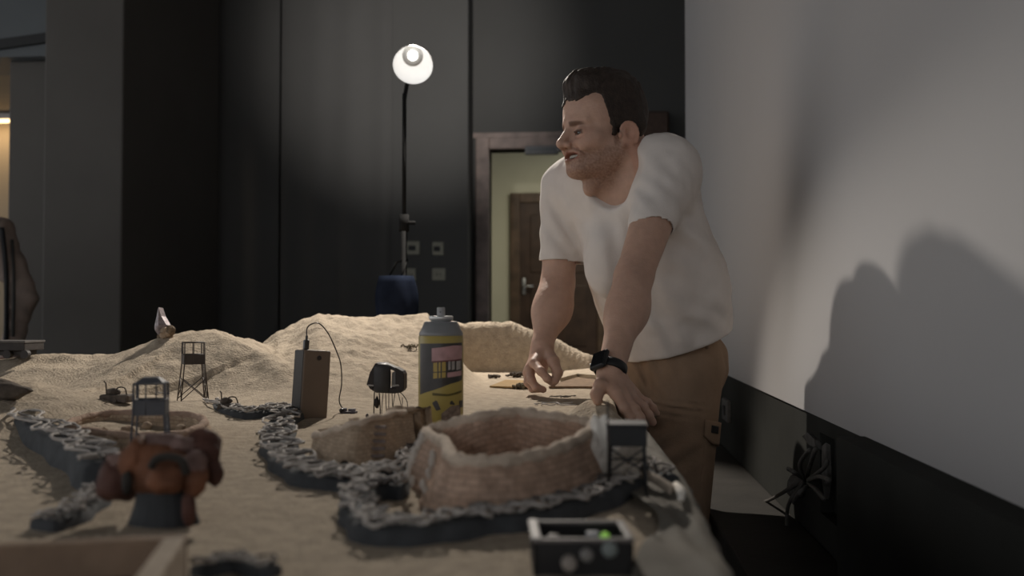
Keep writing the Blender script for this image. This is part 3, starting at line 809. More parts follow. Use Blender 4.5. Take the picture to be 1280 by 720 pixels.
obj('dome', lathe([(R - .0012, zd), (R - .0004, zd + .0015), (R - .0012, zd + .005), (R - .004, zd + .010), (R - .0085, zt_ - .001), (R - .0105, zt_), (.001, zt_)], cb, n=56), M_dome, t, True)
obj('valve_cup', lathe([(.0135, zt_ - .001), (.0160, zc), (.0178, zc + .0015), (.0180, zc + .005), (.0166, zc + .0066), (.0140, zc + .006), (.0125, zc + .002), (.001, zc + .001)], cb, n=40), M_sil, t, True)
obj('nozzle', lathe([(.0028, zc), (.0030, zc + .004), (.0058, zc + .0055), (.0062, zc + .007), (.0060, zz(385)), (.0050, zz(384)), (.001, zz(384))], cb, n=24), M_noz, t, True)
obj('nozzle_hole', tube([(cb.x, cb.y - .0055, zz(390) + cb.z), (cb.x, cb.y - .0064, zz(390) + cb.z)], .0011), M_lab, t)
def aa(px): return math.asin(max(-1, min(1, (P(px, 480, cy - R * .6).x - P(551, 480, cy - R * .6).x) / R)))
def zline(pts):
    X_ = [p[0] for p in pts]; Z_ = [zz(p[1]) for p in pts]
    return lambda px: float(np.interp(px, X_, Z_))
def patch(name, px0, px1, top, bot, m, th, n=24):
    tl, bl = zline(top), zline(bot)
    return obj(name, cyl_patch(cb, R, lambda u: (bl(px0 + (px1 - px0) * u), tl(px0 + (px1 - px0) * u)), aa(px0), aa(px1), n, th), m, t, False)
patch('label_panel', 527.5, 578.5, [(520, 430), (585, 428.5)], [(527, 495), (545, 488), (562, 480), (575, 477), (580, 475)], M_lab, .00025, 32)
patch('label_banner', 544, 578.3, [(544, 435.5), (555, 434), (565, 432), (579, 432.5)], [(544, 451.5), (579, 449)], M_ban, .0005)
patch('label_line', 544, 578.3, [(544, 451.8), (579, 449.2)], [(544, 453.2), (579, 450.8)], mat('dark_red_line', (.14, .04, .04), .4), .0005)
for (a, b) in ((546, 551), (552.5, 555), (556.5, 561)): patch('label_letter', a, b, [(a, 453.6 - .07 * (a - 545)), (b, 453.6 - .07 * (b - 545))], [(a, 473.5 - .1 * (a - 545)), (b, 473.5 - .1 * (b - 545))], M_let, .0005, 3)
for (a, b) in ((564, 566.5), (568, 571), (573, 577)): patch('label_letter', a, b, [(a, 452), (b, 451.5)], [(a, 463), (b, 462)], M_let2, .0005, 3)
patch('label_rule', 545, 562, [(545, 465), (562, 464)], [(545, 466.2), (562, 465.2)], M_lab, .0007)
patch('label_strip', 563, 578, [(563, 466), (578, 464)], [(563, 472), (578, 470)], M_ban, .0005)
patch('label_text', 545, 578, [(545, 491), (560, 493), (578, 489)], [(545, 494.5), (560, 495.5), (578, 492)], mat('olive_print', (.10, .08, .02), .4), .0005)
patch('label_mark', 545, 555, [(545, 503.5), (549, 500.5), (551, 501.5), (555, 511)], [(545, 505), (550, 513.5), (555, 512)], M_lab, .0005, 12)
patch('label_mark', 566, 571, [(566, 503), (568, 501), (571, 505)], [(566, 506), (571, 507)], M_lab, .0005, 8)
patch('label_mark', 576, 579, [(576, 502), (579, 502)], [(576, 511), (579, 511)], M_lab, .0005, 8)
patch('label_picture', 556, 577, [(556, 517), (565, 508), (577, 507)], [(556, 528), (577, 526)], mat('dim_label_picture', (.20, .15, .12), .4, .4, 150), .0005, 16)

# ================================================================ power bank and its cable
def oriented(c, yaw, lean=0, roll=0):
    return Matrix.Translation(Vector(c)) @ Matrix.Rotation(yaw, 4, 'Z') @ Matrix.Rotation(roll, 4, 'Y') @ Matrix.Rotation(lean, 4, 'X')
pb_y = 1.62
pbb = P(386, 517, pb_y); sc_ = pb_y / 1200
w_, d_, h_ = .040, .026, 88 * sc_
M_pb = mat('matte_brown_metal', (.16, .115, .085), .5, .06, 20)
M_pbd = mat('matte_dark_side', (.030, .025, .022), .5, .06, 20)
Mpb = oriented((pbb.x, pbb.y, sz(pbb.x, pbb.y) - .004), math.radians(40), math.radians(-1.5), math.radians(4.2))
t = thing('power_bank', 'brown metal power bank standing upright in the sand, cable on top', 'power bank', Mpb.translation)
# broad face turned right, narrow left side coloured dark as shade
obj('case', xf(bbox_((-.025, -.020, 0), (.025, .020, h_), .003, 3), Mpb), M_pb, t)
obj('shaded_side', xf(bbox_((-.0256, -.0185, .001), (-.0240, .0185, h_ - .001), .0008), Mpb), M_pbd, t)
obj('power_button', xf(tube([(.003, -.0195, h_ - .013), (.003, -.0212, h_ - .013)], .0042, 16), Mpb), M_pbd, t)
obj('button_ring', xf(tube([Vector((.003 + .0046 * math.cos(a), -.0202, h_ - .013 + .0046 * math.sin(a))) for a in [k * .35 for k in range(18)]], .0006, 6, closed=True), Mpb), M_pb, t)
obj('port', xf(bbox_((-.0215, -.011, h_ - .0005), (-.0115, -.003, h_ + .0006), .0003), Mpb), M_lab, t)
tp = Mpb @ Vector((-.0165, -.007, h_))
t = thing('charging_cable', 'thin black cable arching from the power bank to the sand', 'cable', tp)
obj('plug', join(xf(bbox_((-.021, -.011, h_ + .0006), (-.012, -.003, h_ + .017), .0015), Mpb), xf(tube([(-.0165, -.007, h_ + .016), (-.0165, -.007, h_ + .024)], .0022), Mpb)), M_lab, t)
tp2 = Mpb @ Vector((-.0165, -.007, h_ + .022)); ye = 1.70
cpath = [tp2] + [P(px, py, 1.62 + .1 * i / 9) for i, (px, py) in enumerate([(384, 410), (391, 404.5), (400, 405), (411, 418), (421, 440), (426, 456), (427, 480), (424, 500), (428, 510), (434, 515)])]
cpath[-1].z = sz(cpath[-1].x, cpath[-1].y) + .002
obj('cord', tube(bez(cpath, 8), .0011, 8), M_lab, t, True)
# little electronics at its end
q = on(436, 516)
t = thing('circuit_module', 'tiny dusty circuit board at the foot of the charging cable', 'electronics', q)
obj('board', bbox_((q.x - .014, q.y - .008, q.z - .001), (q.x + .014, q.y + .008, q.z + .003), .0006), mat('dusty_board', (.10, .09, .10), .7, .3, 90), t)
for dx, dy, s in ((-.008, 0, .004), (.002, .002, .003), (.009, -.002, .0035)): obj('component', bbox_((q.x + dx - s, q.y + dy - s, q.z + .0028), (q.x + dx + s, q.y + dy + s, q.z + .0028 + s * 1.4), .0006), mat('dusty_chip', (.16, .15, .17), .6, .3, 120), t)
obj('cable_boot', blob((q.x - .012, q.y - .004, q.z + .004), .005, 2, .3, 2), M_lab, t, True)

# ================================================================ cabin on stilts
ry = 1.60; qb = P(484, 512, ry); s_ = ry / 1200
def R3(px, py, dy=0): return P(px, py, ry + dy)
t = thing('stilt_cabin', 'dark grey model cabin with side flaps on thin stilt legs', 'model cabin', (qb.x, qb.y, sz(qb.x, qb.y)))
M_cab = mat('charcoal_plastic', (.045, .043, .044), .5, .12, 60)
M_cabd = mat('dark_brown_plastic', (.026, .019, .016), .55, .12, 60)
M_cabl = mat('pale_inner_edge', (.30, .28, .26), .7, .1, 60)
def slabpoly(pix, y0, y1):
    A = [P(px, py, y0) for px, py in pix]; dv = Vector((0, y1 - y0, 0)); n = len(A)
    V = [tuple(p) for p in A] + [tuple(p + dv) for p in A]
    return V, [tuple(range(n)), tuple(range(2 * n - 1, n - 1, -1))] + [(i, n + i, n + (i + 1) % n, (i + 1) % n) for i in range(n)]
# rounded drum front
V, Fc = [], []; n = 20
prof = [(454, .45), (456, .8), (459, .97), (466, 1), (478, 1), (486, .97), (490, .8)]
for py, f in prof:
    for k in range(n):
        a = 2 * PI * k / n; c0 = R3(478, py, .0); V.append((c0.x + 11.5 * s_ * f * math.cos(a), c0.y + .014 * f * math.sin(a) - .004, c0.z))
for j in range(len(prof) - 1):
    for k in range(n): Fc.append((j * n + k, (j + 1) * n + k, (j + 1) * n + (k + 1) % n, j * n + (k + 1) % n))
Fc += [tuple(range(n)), tuple((len(prof) - 1) * n + k for k in reversed(range(n)))]
obj('drum', (V, Fc), M_cab, t, True)
def bev(o, w=.0012):
    b = o.modifiers.new('edge', 'BEVEL'); b.width = w; b.segments = 2; b.limit_method = 'ANGLE'
    return o
bev(obj('side_flap', slabpoly([(469, 454), (472, 454), (466, 486), (458, 481), (462, 466)], ry - .012, ry + .016), M_cabd, t))
bev(obj('side_flap', slabpoly([(494, 459), (503, 464), (505, 468), (505, 486), (502, 490), (494, 488)], ry - .010, ry + .018), M_cabd, t))
bev(obj('roof_slab', slabpoly([(470, 453.5), (480, 453.5), (488, 457), (503, 464), (501, 467), (486, 461), (470, 457)], ry - .004, ry + .02), M_cab, t))
bev(obj('inner_edge', slabpoly([(490, 466), (495, 463), (495, 484), (489, 484)], ry + .002, ry + .012), M_cabl, t), .0006)
bev(obj('base_plate', slabpoly([(460, 482), (503, 486), (501, 491), (492, 492), (470, 491), (462, 486)], ry - .008, ry + .018), M_cabd, t))
obj('ledge', slabpoly([(460, 480.5), (467, 481), (467, 483), (460, 482.5)], ry - .013, ry - .004), M_cabl, t)
obj('ledge', slabpoly([(490, 481), (498, 480.5), (499, 482.5), (490, 483.5)], ry - .011, ry - .004), M_cabl, t)
for k, (a, b, dy) in enumerate([((468, 490), (467, 514), 0), ((474, 491), (475, 514), -.004), ((479, 491), (477, 514), .01), ((482, 491), (484, 514), -.006), ((486, 491), (484, 514), .004), ((490, 491), (493, 514), 0), ((494, 490), (489, 514), .012), ((497, 489), (505, 514), .006), ((503, 497), (503, 512), 0)]):
    pa, pb2 = P(*a, ry + dy), P(*b, ry + dy); pb2.z = sz(pb2.x, pb2.y) - .006
    obj('stilt', tube(bez([pa, pa.lerp(pb2, .5) + Vector((.0012 * math.sin(k * 2), 0, 0)), pb2], 4), .0007 if k not in (0, 1) else .0011, 6), M_cabd, t, True)
obj('support_block', blob(P(471, 503, ry + .002), .0062, 5, .35, 2, (.8, .7, 1.6)), M_cabd, t, True)
spq = P(459, 506, ry); spq.z = sz(spq.x, spq.y) + .004
obj('side_prop', blob(spq, .0052, 9, .25, 2, (.55, .6, 1.2)), M_cabd, t, True)
obj('arched_wire', tube(bez([P(497, 488, ry), P(504, 494, ry), P(509, 503, ry), P(509, 514, ry)], 6), .0008, 6), M_cabd, t, True)

# ================================================================ watchtowers
def tower(label, bx, by, wtop, wbot, zb, zdeck, zrail, ztop, m, rr, roof, deckwall, lean=0, yaw=.35):
    t = thing('watchtower', label, 'model watchtower', (bx, by, zb))
    Rz = Matrix.Rotation(yaw, 3, 'Z')
    def c(i, z):
        f = (z - zb) / (ztop - zb); wv = wbot + (wtop - wbot) * min(1, f * 1.5)
        o = Vector(((-1, 1, 1, -1)[i] * wv / 2, (-1, -1, 1, 1)[i] * wv / 2, 0)); o = Rz @ o
        return Vector((bx + o.x + lean * f, by + o.y, z))
    for i in range(4): obj('post', tube([c(i, zb - .006), c(i, zdeck), c(i, ztop)], rr, 6), m, t, True)
    for i in range(4):
        j = (i + 1) % 4
        zm = zb + (zdeck - zb) * .04; zq = zb + (zdeck - zb) * .62
        obj('cross_brace', tube([c(i, zm), c(j, zq)], rr * .75, 6), m, t, True)
        obj('cross_brace', tube([c(j, zm), c(i, zq)], rr * .75, 6), m, t, True)
        obj('rail', tube([c(i, ztop), c(j, ztop)], rr * .9, 6), m, t, True)
        obj('rail', tube([c(i, zrail), c(j, zrail)], rr * .9, 6), m, t, True)
        a, b, d2, e2 = c(i, zdeck), c(j, zdeck), c(j, zrail), c(i, zrail)
        n_ = (b - a).cross(e2 - a).normalized() * .0006
        if deckwall: obj('deck_wall', ([tuple(p + n_) for p in (a, b, d2, e2)] + [tuple(p - n_) for p in (a, b, d2, e2)], [(0, 1, 2, 3), (7, 6, 5, 4), (0, 4, 5, 1), (1, 5, 6, 2), (2, 6, 7, 3), (3, 7, 4, 0)]), m, t)
        mid = a.lerp(b, .4)
        obj('baluster', tube([mid, c(i, ztop).lerp(c(j, ztop), .4)], rr * .7, 6), m, t, True)
    obj('deck', ([tuple(c(i, zdeck)) for i in range(4)] + [tuple(c(i, zdeck + .0015)) for i in range(4)], [(3, 2, 1, 0), (4, 5, 6, 7), (0, 1, 5, 4), (1, 2, 6, 5), (2, 3, 7, 6), (3, 0, 4, 7)]), m, t)
    # ladder
    for s in (-.15, .15): obj('ladder_rail', tube([c(1, zb - .004).lerp(c(2, zb - .004), .5 + s), c(1, zdeck).lerp(c(2, zdeck), .5 + s)], rr * .6, 5), m, t, True)
    for k in range(7):
        z = zb + (zdeck - zb) * (k + .7) / 7.5
        obj('ladder_rung', tube([c(1, z).lerp(c(2, z), .35), c(1, z).lerp(c(2, z), .65)], rr * .5, 5), m, t)
    if roof:
        V = [tuple(c(i, ztop)) for i in range(4)]; ce = sum((c(i, ztop) for i in range(4)), Vector()) / 4
        top = [tuple(ce + (c(i, ztop) - ce) * .55 + Vector((0, 0, roof))) for i in range(4)]
        bev(obj('roof', (V + top, [(3, 2, 1, 0), (4, 5, 6, 7), (0, 1, 5, 4), (1, 2, 6, 5), (2, 3, 7, 6), (3, 0, 4, 7)]), m, t), .002)
    return t
M_tw = mat('rusty_dark_wire', (.055, .042, .034), .6, .2, 60)
M_twb = mat('blue_grey_tower_metal', (.085, .085, .095), .6, .15, 60)
q = P(241, 513, 1.78); zq = sz(q.x, q.y)
def zpx(py, Y): return P(241, py, Y).z
tower('thin rusty wire watchtower on the sand slope, sharper of the two left towers', q.x, q.y, .036, .050, zq, zpx(455, 1.78), zpx(443, 1.78), zpx(428, 1.78), M_tw, .0012, 0, True, yaw=.55)
q = P(188, 575, 1.10)
tower('blurred grey watchtower with flat roof standing at the low left fort', q.x, q.y, .034, .042, BASE - .002, zpx(518, 1.1), zpx(500, 1.1), zpx(479, 1.1), M_twb, .0013, .007, True, yaw=.3)
# dark tower with black cabin in front of the man's hand
ty = .93
t = thing('watchtower', 'dark watchtower with black box cabin right of the large fort', 'model watchtower', tuple(P(782, 612, ty).xy) + (BASE,))
M_bk = mat('black_card', (.024, .025, .026), .6, .15, 50)
ca, cb2 = P(759, 556, ty), P(808, 531, ty)
obj('cabin', bbox_((ca.x, ty - .012, ca.z), (cb2.x, ty + .028, cb2.z), .0012), M_bk, t)
obj('parapet', bbox_((ca.x - .001, ty - .013, cb2.z - .002), (cb2.x + .001, ty + .029, cb2.z + .0015), .0008), M_bk, t)
obj('mast', tube([P(759.5, 500, ty - .012), P(760.5, 560, ty - .012), P(760, 604, ty - .012)], .0011, 8), M_tw, t, True)
for (px, dy) in ((762, -.009), (806, -.009), (764, .024), (804, .024)):
    a = P(px, 557, ty + dy); obj('leg', tube([a, (a.x + (.002 if px > 780 else -.002), a.y, BASE - .003)], .0013, 6), M_bk, t, True)
for (p1, p2) in (((762, 560), (806, 590)), ((806, 560), (762, 590)), ((763, 574), (806, 574))): obj('brace', tube([P(*p1, ty - .009), P(*p2, ty - .009)], .001, 6), M_bk, t, True)
obj('arm', tube([P(790, 583, ty), P(812, 570, ty), P(822, 590, ty)], .001, 6), M_bk, t, True)

# ================================================================ stones, paper and sticks by the dark tower
M_pale = mat('pale_stone', (.44, .39, .33), .9, .14, 60, .4, 120)
M_paper = mat('crumpled_pale_paper', (.78, .73, .66), .85, .08, 40, .6, 60)
def crumple(px, py, Y, r, seed, name, lb, m, sq):
    p = P(px, py, Y); o = obj(name, blob(p, r, seed, .35, 3, sq), m, None, False); tag(o, lb, name.replace('_', ' ')); return o
crumple(753, 560, .995, .023, 4, 'crumpled_paper', 'crumpled pale paper against the right wall of the large fort', M_paper, (.72, .6, 1.5))
for i, (px, py, Y, r, sq, lb) in enumerate([(772, 566, 1.0, .0135, (1.25, 1, .75), 'long pale stone just under the black tower cabin'), (791, 568, 1.0, .0115, (.9, 1, 1.05), 'round pale stone right under the black tower cabin'), (771, 589, .985, .0110, (.85, 1, 1.25), 'tall beige stone between the dark tower legs'),
                                            (792, 589, .985, .0080, (.7, 1, 1.25), 'narrow beige stone at the right tower leg'), (773, 609, .96, .0062, (1.1, 1, .8), 'small low stone in front of the dark tower'), (786, 606, .96, .0060, (.9, 1, 1), 'small rounded stone beside the right tower foot')]):
    p = P(px, py, Y)
    o = obj('stone', blob(p, r, 30 + i, .22, 3, sq), M_pale, None, True); tag(o, lb, 'stone', 'pale stones piled at the dark watchtower')
# heap of darker rubble that carries the stones
hp = P(782, 600, 1.0)
V, Fc = [], []
for j in range(9):
    for k in range(28):
        a = 2 * PI * k / 28; rr = (.046 * (1 - j / 8.5)) * (1 + .12 * math.sin(a * 3 + j)); V.append((hp.x + rr * math.cos(a) * .9, hp.y + .01 + rr * math.sin(a), BASE - .004 + .014 * (1 - (1 - j / 8) ** 1.6)))
for j in range(8):
    for k in range(28): Fc.append((j * 28 + k, j * 28 + (k + 1) % 28, (j + 1) * 28 + (k + 1) % 28, (j + 1) * 28 + k))
tag(obj('rubble_heap', (V, Fc), mat('dark_rubble', (.09, .075, .065), .95, .4, 70, .6, 90), None, True), 'dark rubble heap under the pale stones at the black tower', 'rubble', kind='stuff')
a, b = P(803, 588, .98), P(841, 611, .93); a.z = BASE + .018; b.z = BASE + .010
o = obj('pale_stick', tube(bez([a, a.lerp(b, .5) + Vector((0, 0, .002)), b], 5), [.0052, .005, .0054, .0049, .005, .0052, .005, .0051, .005, .0048, .005], 8), mat('bleached_wood', (.36, .30, .24), .85, .15, 60), None, True); tag(o, 'short pale stick lying at the right edge of the table', 'stick')
a, b = P(845, 612, .95), P(852, 632, .88); a.z = BASE + .012; b.z = BASE + .012
o = obj('pale_stick', tube([a, a.lerp(b, .5) + Vector((0.002, 0, .001)), b], [.0038, .0045, .003], 8), M_paper, None, True); tag(o, 'tiny whitish stick on the folded edge of the grey sheet', 'stick')

# ================================================================ black control box with rim
by = .665
def B3(px, py, Y): return P(px, py, Y)
lo = P(667, 713, by); hi = P(793, 713, by); zt = P(670, 677, by).z
x0, x1 = lo.x, hi.x; y0, y1 = by, by + .060; z0, z1 = BASE - .001, zt
Mb = Matrix.Translation(Vector(((x0 + x1) / 2, y0, 0))) @ Matrix.Rotation(math.radians(6), 4, 'Z') @ Matrix.Translation(Vector((-(x0 + x1) / 2, -y0, 0)))
t = thing('control_box', 'open black electronics box with grey rim and green light inside', 'electronics box', ((x0 + x1) / 2, y0, z0))
th = .0035
obj('shell', xf(join(bbox_((x0, y0, z0), (x1, y0 + th, z1), .0008), bbox_((x0, y1 - th, z0), (x1, y1, z1), .0008), bbox_((x0, y0, z0), (x0 + th, y1, z1), .0008), bbox_((x1 - th, y0, z0), (x1, y1, z1), .0008), box((x0 + .001, y0 + .001, z0), (x1 - .001, y1 - .001, z0 + .003))), Mb), mat('black_box_plastic', (.017, .016, .016), .45, .2, 50), t)
M_brim = mat('grey_worn_rim', (.15, .13, .122), .55, .2, 60)
rt = .0045
obj('rim', xf(join(bbox_((x0 - .001, y0 - .001, z1), (x1 + .001, y0 + rt, z1 + .0025), .0008), bbox_((x0 - .001, y1 - rt, z1), (x1 + .001, y1 + .001, z1 + .0025), .0008), bbox_((x1 - rt, y0, z1), (x1 + .001, y1, z1 + .0025), .0008)), Mb), M_brim, t)
obj('rim_corner', xf(bbox_((x0 - .0015, y0 - .001, z1 + .0002), (x0 + rt + .001, y1 + .001, z1 + .0035), .001), Mb), mat('light_worn_rim', (.27, .245, .23), .55, .15, 60), t)
obj('circuit_board', xf(bbox_((x0 + .006, y0 + .008, z0 + .006), (x1 - .006, y1 - .008, z0 + .0085), .0005), Mb), mat('dark_green_board', (.012, .03, .017), .5, .3, 60), t)
obj('chip', xf(bbox_((x0 + .040, y0 + .030, z0 + .008), (x0 + .049, y0 + .040, z1 - .001), .001), Mb), mat('blue_grey_chip', (.13, .15, .19), .5), t)
obj('capacitor', xf(tube([(x0 + .016, y0 + .035, z0 + .008), (x0 + .016, y0 + .035, z1 - .003)], .0045, 16), Mb), mat('brown_grey_capacitor', (.16, .135, .125), .5), t, True)
obj('green_light', xf(blob((x0 + .053, y0 + .034, z1 - .004), .0036, 1, 0, 2), Mb), mat('green_glow', (.2, .4, .05), .4, emit=((.35, .75, .10), .32)), t, True)
M_kn = mat('dull_metal_knob', (.24, .225, .21), .5, .15, 60)
for (px, py, r_, L_, m) in ((711, 702, .0052, .010, mat('cream_knob', (.33, .29, .255), .55, .1)), (733, 693, .0046, .006, M_kn), (762, 687, .0054, .006, mat('greenish_knob', (.21, .235, .225), .5, .1))):
    q = P(px, py, by); q = Vector((q.x, y0 + .001, q.z)); qq = Mb @ q; nv = (Mb.to_3x3() @ Vector((0, -1, 0)))
    obj('knob', lathe([(r_, 0), (r_, L_ * .7), (r_ * .8, L_), (.0001, L_)], qq, nv, 20), m, t, True)

# ================================================================ foreground left
M_beam = mat('raw_beam_wood', (.25, .17, .115), .8, .2, 25, .3, 60)
by_ = .60
t = thing('wooden_tray', 'blurred wooden tray with raised rim in the bottom left corner', 'wooden tray', tuple(P(120, 720, by_).xy) + (BASE,))
za = P(120, 672, .62).z
A = P(-90, 676, .58); B = P(232, 670, .625)
dirv = Vector((B.x - A.x, B.y - A.y, 0)).normalized(); nv = Vector((dirv.y, -dirv.x, 0))
def plank(a, b, w, zl, zh, name, m):
    dv = (b - a); dv.z = 0; L_ = dv.length; dv.normalize(); n2 = Vector((-dv.y, dv.x, 0))
    Mx = frame((a.x, a.y, 0), dv, n2, Vector((0, 0, 1)))
    o = obj(name, xf(bbox_((0, 0, zl), (L_, w, zh), .002, 2), Mx), m, t); return o
plank(A, B, .012, BASE - .002, za, 'back_board', M_beam)
B2 = P(196, 735, .52)
plank(Vector((B2.x, B2.y, 0)), Vector((B.x, B.y, 0)), .014, BASE - .002, za + .001, 'side_board', mat('pale_worn_wood', (.36, .29, .22), .8, .15, 30, .3, 60))
obj('tray_floor', xf(box((0, -.12, BASE - .001), ((B - A).length - .03, 0, BASE + .006)), frame((A.x, A.y, 0), dirv, Vector((-dirv.y, dirv.x, 0)), Vector((0, 0, 1)))), mat('dark_red_wood', (.13, .07, .045), .8, .2, 20), t)
# rust brown lumpy model on a dark flared base
my = .80
def M3(px, py, dy=0): return P(px, py, my + dy)
t = thing('boulder_model', 'blurred rust brown lumpy boulder model on a dark flared base', 'model boulder', tuple(M3(205, 660).xy) + (BASE,))
M_rust = mat('rust_brown_clay', (.17, .07, .036), .75, .35, 35, .4, 80)
M_rust2 = mat('dark_maroon_clay', (.085, .038, .028), .75, .3, 35, .4, 80)
M_dust = mat('dusty_maroon_clay', (.18, .115, .10), .85, .25, 40, .4, 80)
s2 = my / 1200
zb_ = BASE - .002
bp_ = [M3(158, 662), M3(252, 662)]
cxm = M3(205, 660)
V, Fc = [], []
for z, rw in ((zb_, 48), (zb_ + .006, 44), (zb_ + .018, 38), (zb_ + .034, 34), (M3(205, 606).z, 30)):
    for k in range(20):
        a = 2 * PI * k / 20; V.append((cxm.x + rw * s2 * math.cos(a), cxm.y + rw * s2 * .7 * math.sin(a), z))
for j in range(4):
    for k in range(20): Fc.append((j * 20 + k, j * 20 + (k + 1) % 20, (j + 1) * 20 + (k + 1) % 20, (j + 1) * 20 + k))
Fc += [tuple(reversed(range(20))), tuple(80 + k for k in range(20))]
bev(obj('flared_base', (V, Fc), mat('dark_slate_base', (.03, .032, .035), .6, .3, 40), t), .002)
obj('base_panel', blob(M3(236, 636, -.018), 14 * s2, 3, .2, 2, (.7, .6, 1.7)), M_rust2, t, True)
for i, (px, py, r_, m, dy, sq) in enumerate([(200, 588, 36, M_rust, 0, (1.25, 1, .95)), (150, 598, 29, M_rust2, .01, (1, 1, 1.05)), (252, 568, 25, M_rust2, .012, (1.05, 1, 1.25)), (205, 560, 26, M_dust, .01, (1.5, 1, .75)), (172, 575, 22, M_rust, -.006, (.9, 1, 1.25)),
                                              (205, 600, 20, M_rust, -.028, (1.2, .8, .9)), (244, 582, 16, M_dust, -.012, (.9, 1, 1.3)), (244, 600, 17, M_rust, -.014, (1, 1, 1.1)), (230, 555, 13, M_dust, .0, (1.3, 1, .7)), (150, 575, 13, M_dust, 0, (1.3, 1, .7)), (268, 590, 13, M_rust2, .006, (.8, 1, 1.5))]):
    obj('lump', blob(M3(px, py, dy), r_ * s2, 40 + i, .28, 3, sq), m, t, True)
ar = bez([M3(189, 584, -.036), M3(196, 574, -.038), M3(212, 571, -.038), M3(227, 576, -.038), M3(233, 592, -.034)], 6)
obj('dark_arch', tube(ar, .0036, 8), M_darkdoor, t, True)
obj('dark_gap', blob(M3(159, 604, -.022), 8 * s2, 6, .2, 2, (.9, .8, 2.0)), M_darkdoor, t, True)

# ================================================================ far left of the table
q = on(18, 450); t = thing('model_truck', 'dark flat model truck on the far left ridge of sand', 'model vehicle', q)
M_tr = mat('dark_truck_paint', (.035, .03, .028), .6, .25, 60)
yq = q.y - .02
def T3(px, py, dy=0): return P(px, py, yq + dy)
def pbox(pxa, pya, pxb, pyb, d0, d1, b=.002):
    a = T3(pxa, pya); c = T3(pxb, pyb); return bbox_((a.x, yq + d0, c.z), (c.x, yq + d1, a.z), b)
obj('flat_bed', pbox(-40, 428, 40, 438, -.03, .05), M_tr, t)
obj('bed_rim', pbox(-40, 425.5, 41, 428.5, -.032, .052, .001), mat('dusty_grey_rim', (.09, .083, .078), .8, .2, 60), t)
obj('chassis', pbox(-30, 438, 34, 444, -.02, .04), M_tr, t)
for px in (-20, 8, 30):
    c = T3(px, 443, -.032); obj('wheel', tube([c, c + Vector((0, .012, 0))], .010, 16), M_tr, t)
q = on(14, 498)
o = obj('dark_log', xf(blob((0, 0, 0), .020, 5, .25, 3, (3.2, 1.1, .85)), Matrix.Translation((q.x - .03, q.y, q.z + .012)) @ Matrix.Rotation(-.15, 4, 'Z')), mat('dark_sandy_bark', (.085, .068, .054), .95, .4, 50, .5, 90), None, True); tag(o, 'dark lumpy log half buried in sand at the left edge', 'log')
# pale pointed spike with clump on the left ridge
q = on(204, 424); Yq = q.y - .01
t = thing('spiky_ornament', 'pale pointed leaf with brown clump on top of the left ridge', 'ornament', q)
def S3(px, py, d=0): return P(px, py, Yq + d)
A = [S3(198, 384), S3(193, 408), S3(193.5, 413), S3(198, 419), S3(204, 414), S3(208, 406), S3(201.5, 395)]
Bk = [p + Vector((.004, .016, -.002)) for p in A]; n = len(A)
V = [tuple(p) for p in A] + [tuple(p) for p in Bk] + [tuple(S3(198, 406, -.010))]
Fc = [(i, (i + 1) % n, 2 * n) for i in range(n)] + [tuple(range(2 * n - 1, n - 1, -1))] + [(i, n + i, n + (i + 1) % n, (i + 1) % n) for i in range(n)]
obj('pointed_leaf', (V, Fc), mat('pinkish_grey_foil', (.26, .22, .225), .45, .5, 110, metal=.3), t)
for i, (px, py, r_) in enumerate([(206, 416, 7), (212, 413, 6), (201, 421, 5), (210, 420, 5.5), (214.5, 415, 4)]):
    obj('clump', blob(S3(px, py, .003 * i), r_ * Yq / 1200, 60 + i, .45, 3), mat('brown_clump', (.16, .115, .075), .9, .4, 80) if i else M_clay2, t, False)
# wreck models behind the left fort
M_wr = mat('rusty_wreck', (.10, .08, .065), .8, .4, 80)
for (px, py, w_, lb, hh) in ((146, 502, .05, 'small rusty wreck model behind the low left fort', 1), (285, 513, .032, 'tiny dark wreck model beside the thin wire watchtower', 0)):
    q = on(px, py); t = thing('model_wreck', lb, 'model wreck', q)
    obj('hull', bbox_((q.x - w_ / 2, q.y - .012, q.z - .001), (q.x + w_ / 2, q.y + .014, q.z + .012), .003), M_wr, t)
    obj('turret', blob((q.x - w_ * .1, q.y, q.z + .016), .009, int(px), .35, 2, (1.3, 1, .8)), M_wr, t, True)
    obj('bent_rod', tube([(q.x - w_ * .35, q.y, q.z + .008), (q.x - w_ * .38, q.y, q.z + .03), (q.x - w_ * .45, q.y, q.z + .034)], .0012), M_wr, t, True)
    for sx_ in (-.35, .05, .38): obj('wheel', tube([(q.x + sx_ * w_, q.y - .014, q.z + .003), (q.x + sx_ * w_, q.y - .009, q.z + .003)], .004, 10), M_wr, t)
    obj('roof_frame', tube(bez([(q.x, q.y - .006, q.z + .012), (q.x + .004, q.y - .006, q.z + .023), (q.x + .016, q.y - .006, q.z + .023), (q.x + .02, q.y - .006, q.z + .012)], 4), .0012), M_wr, t, True)

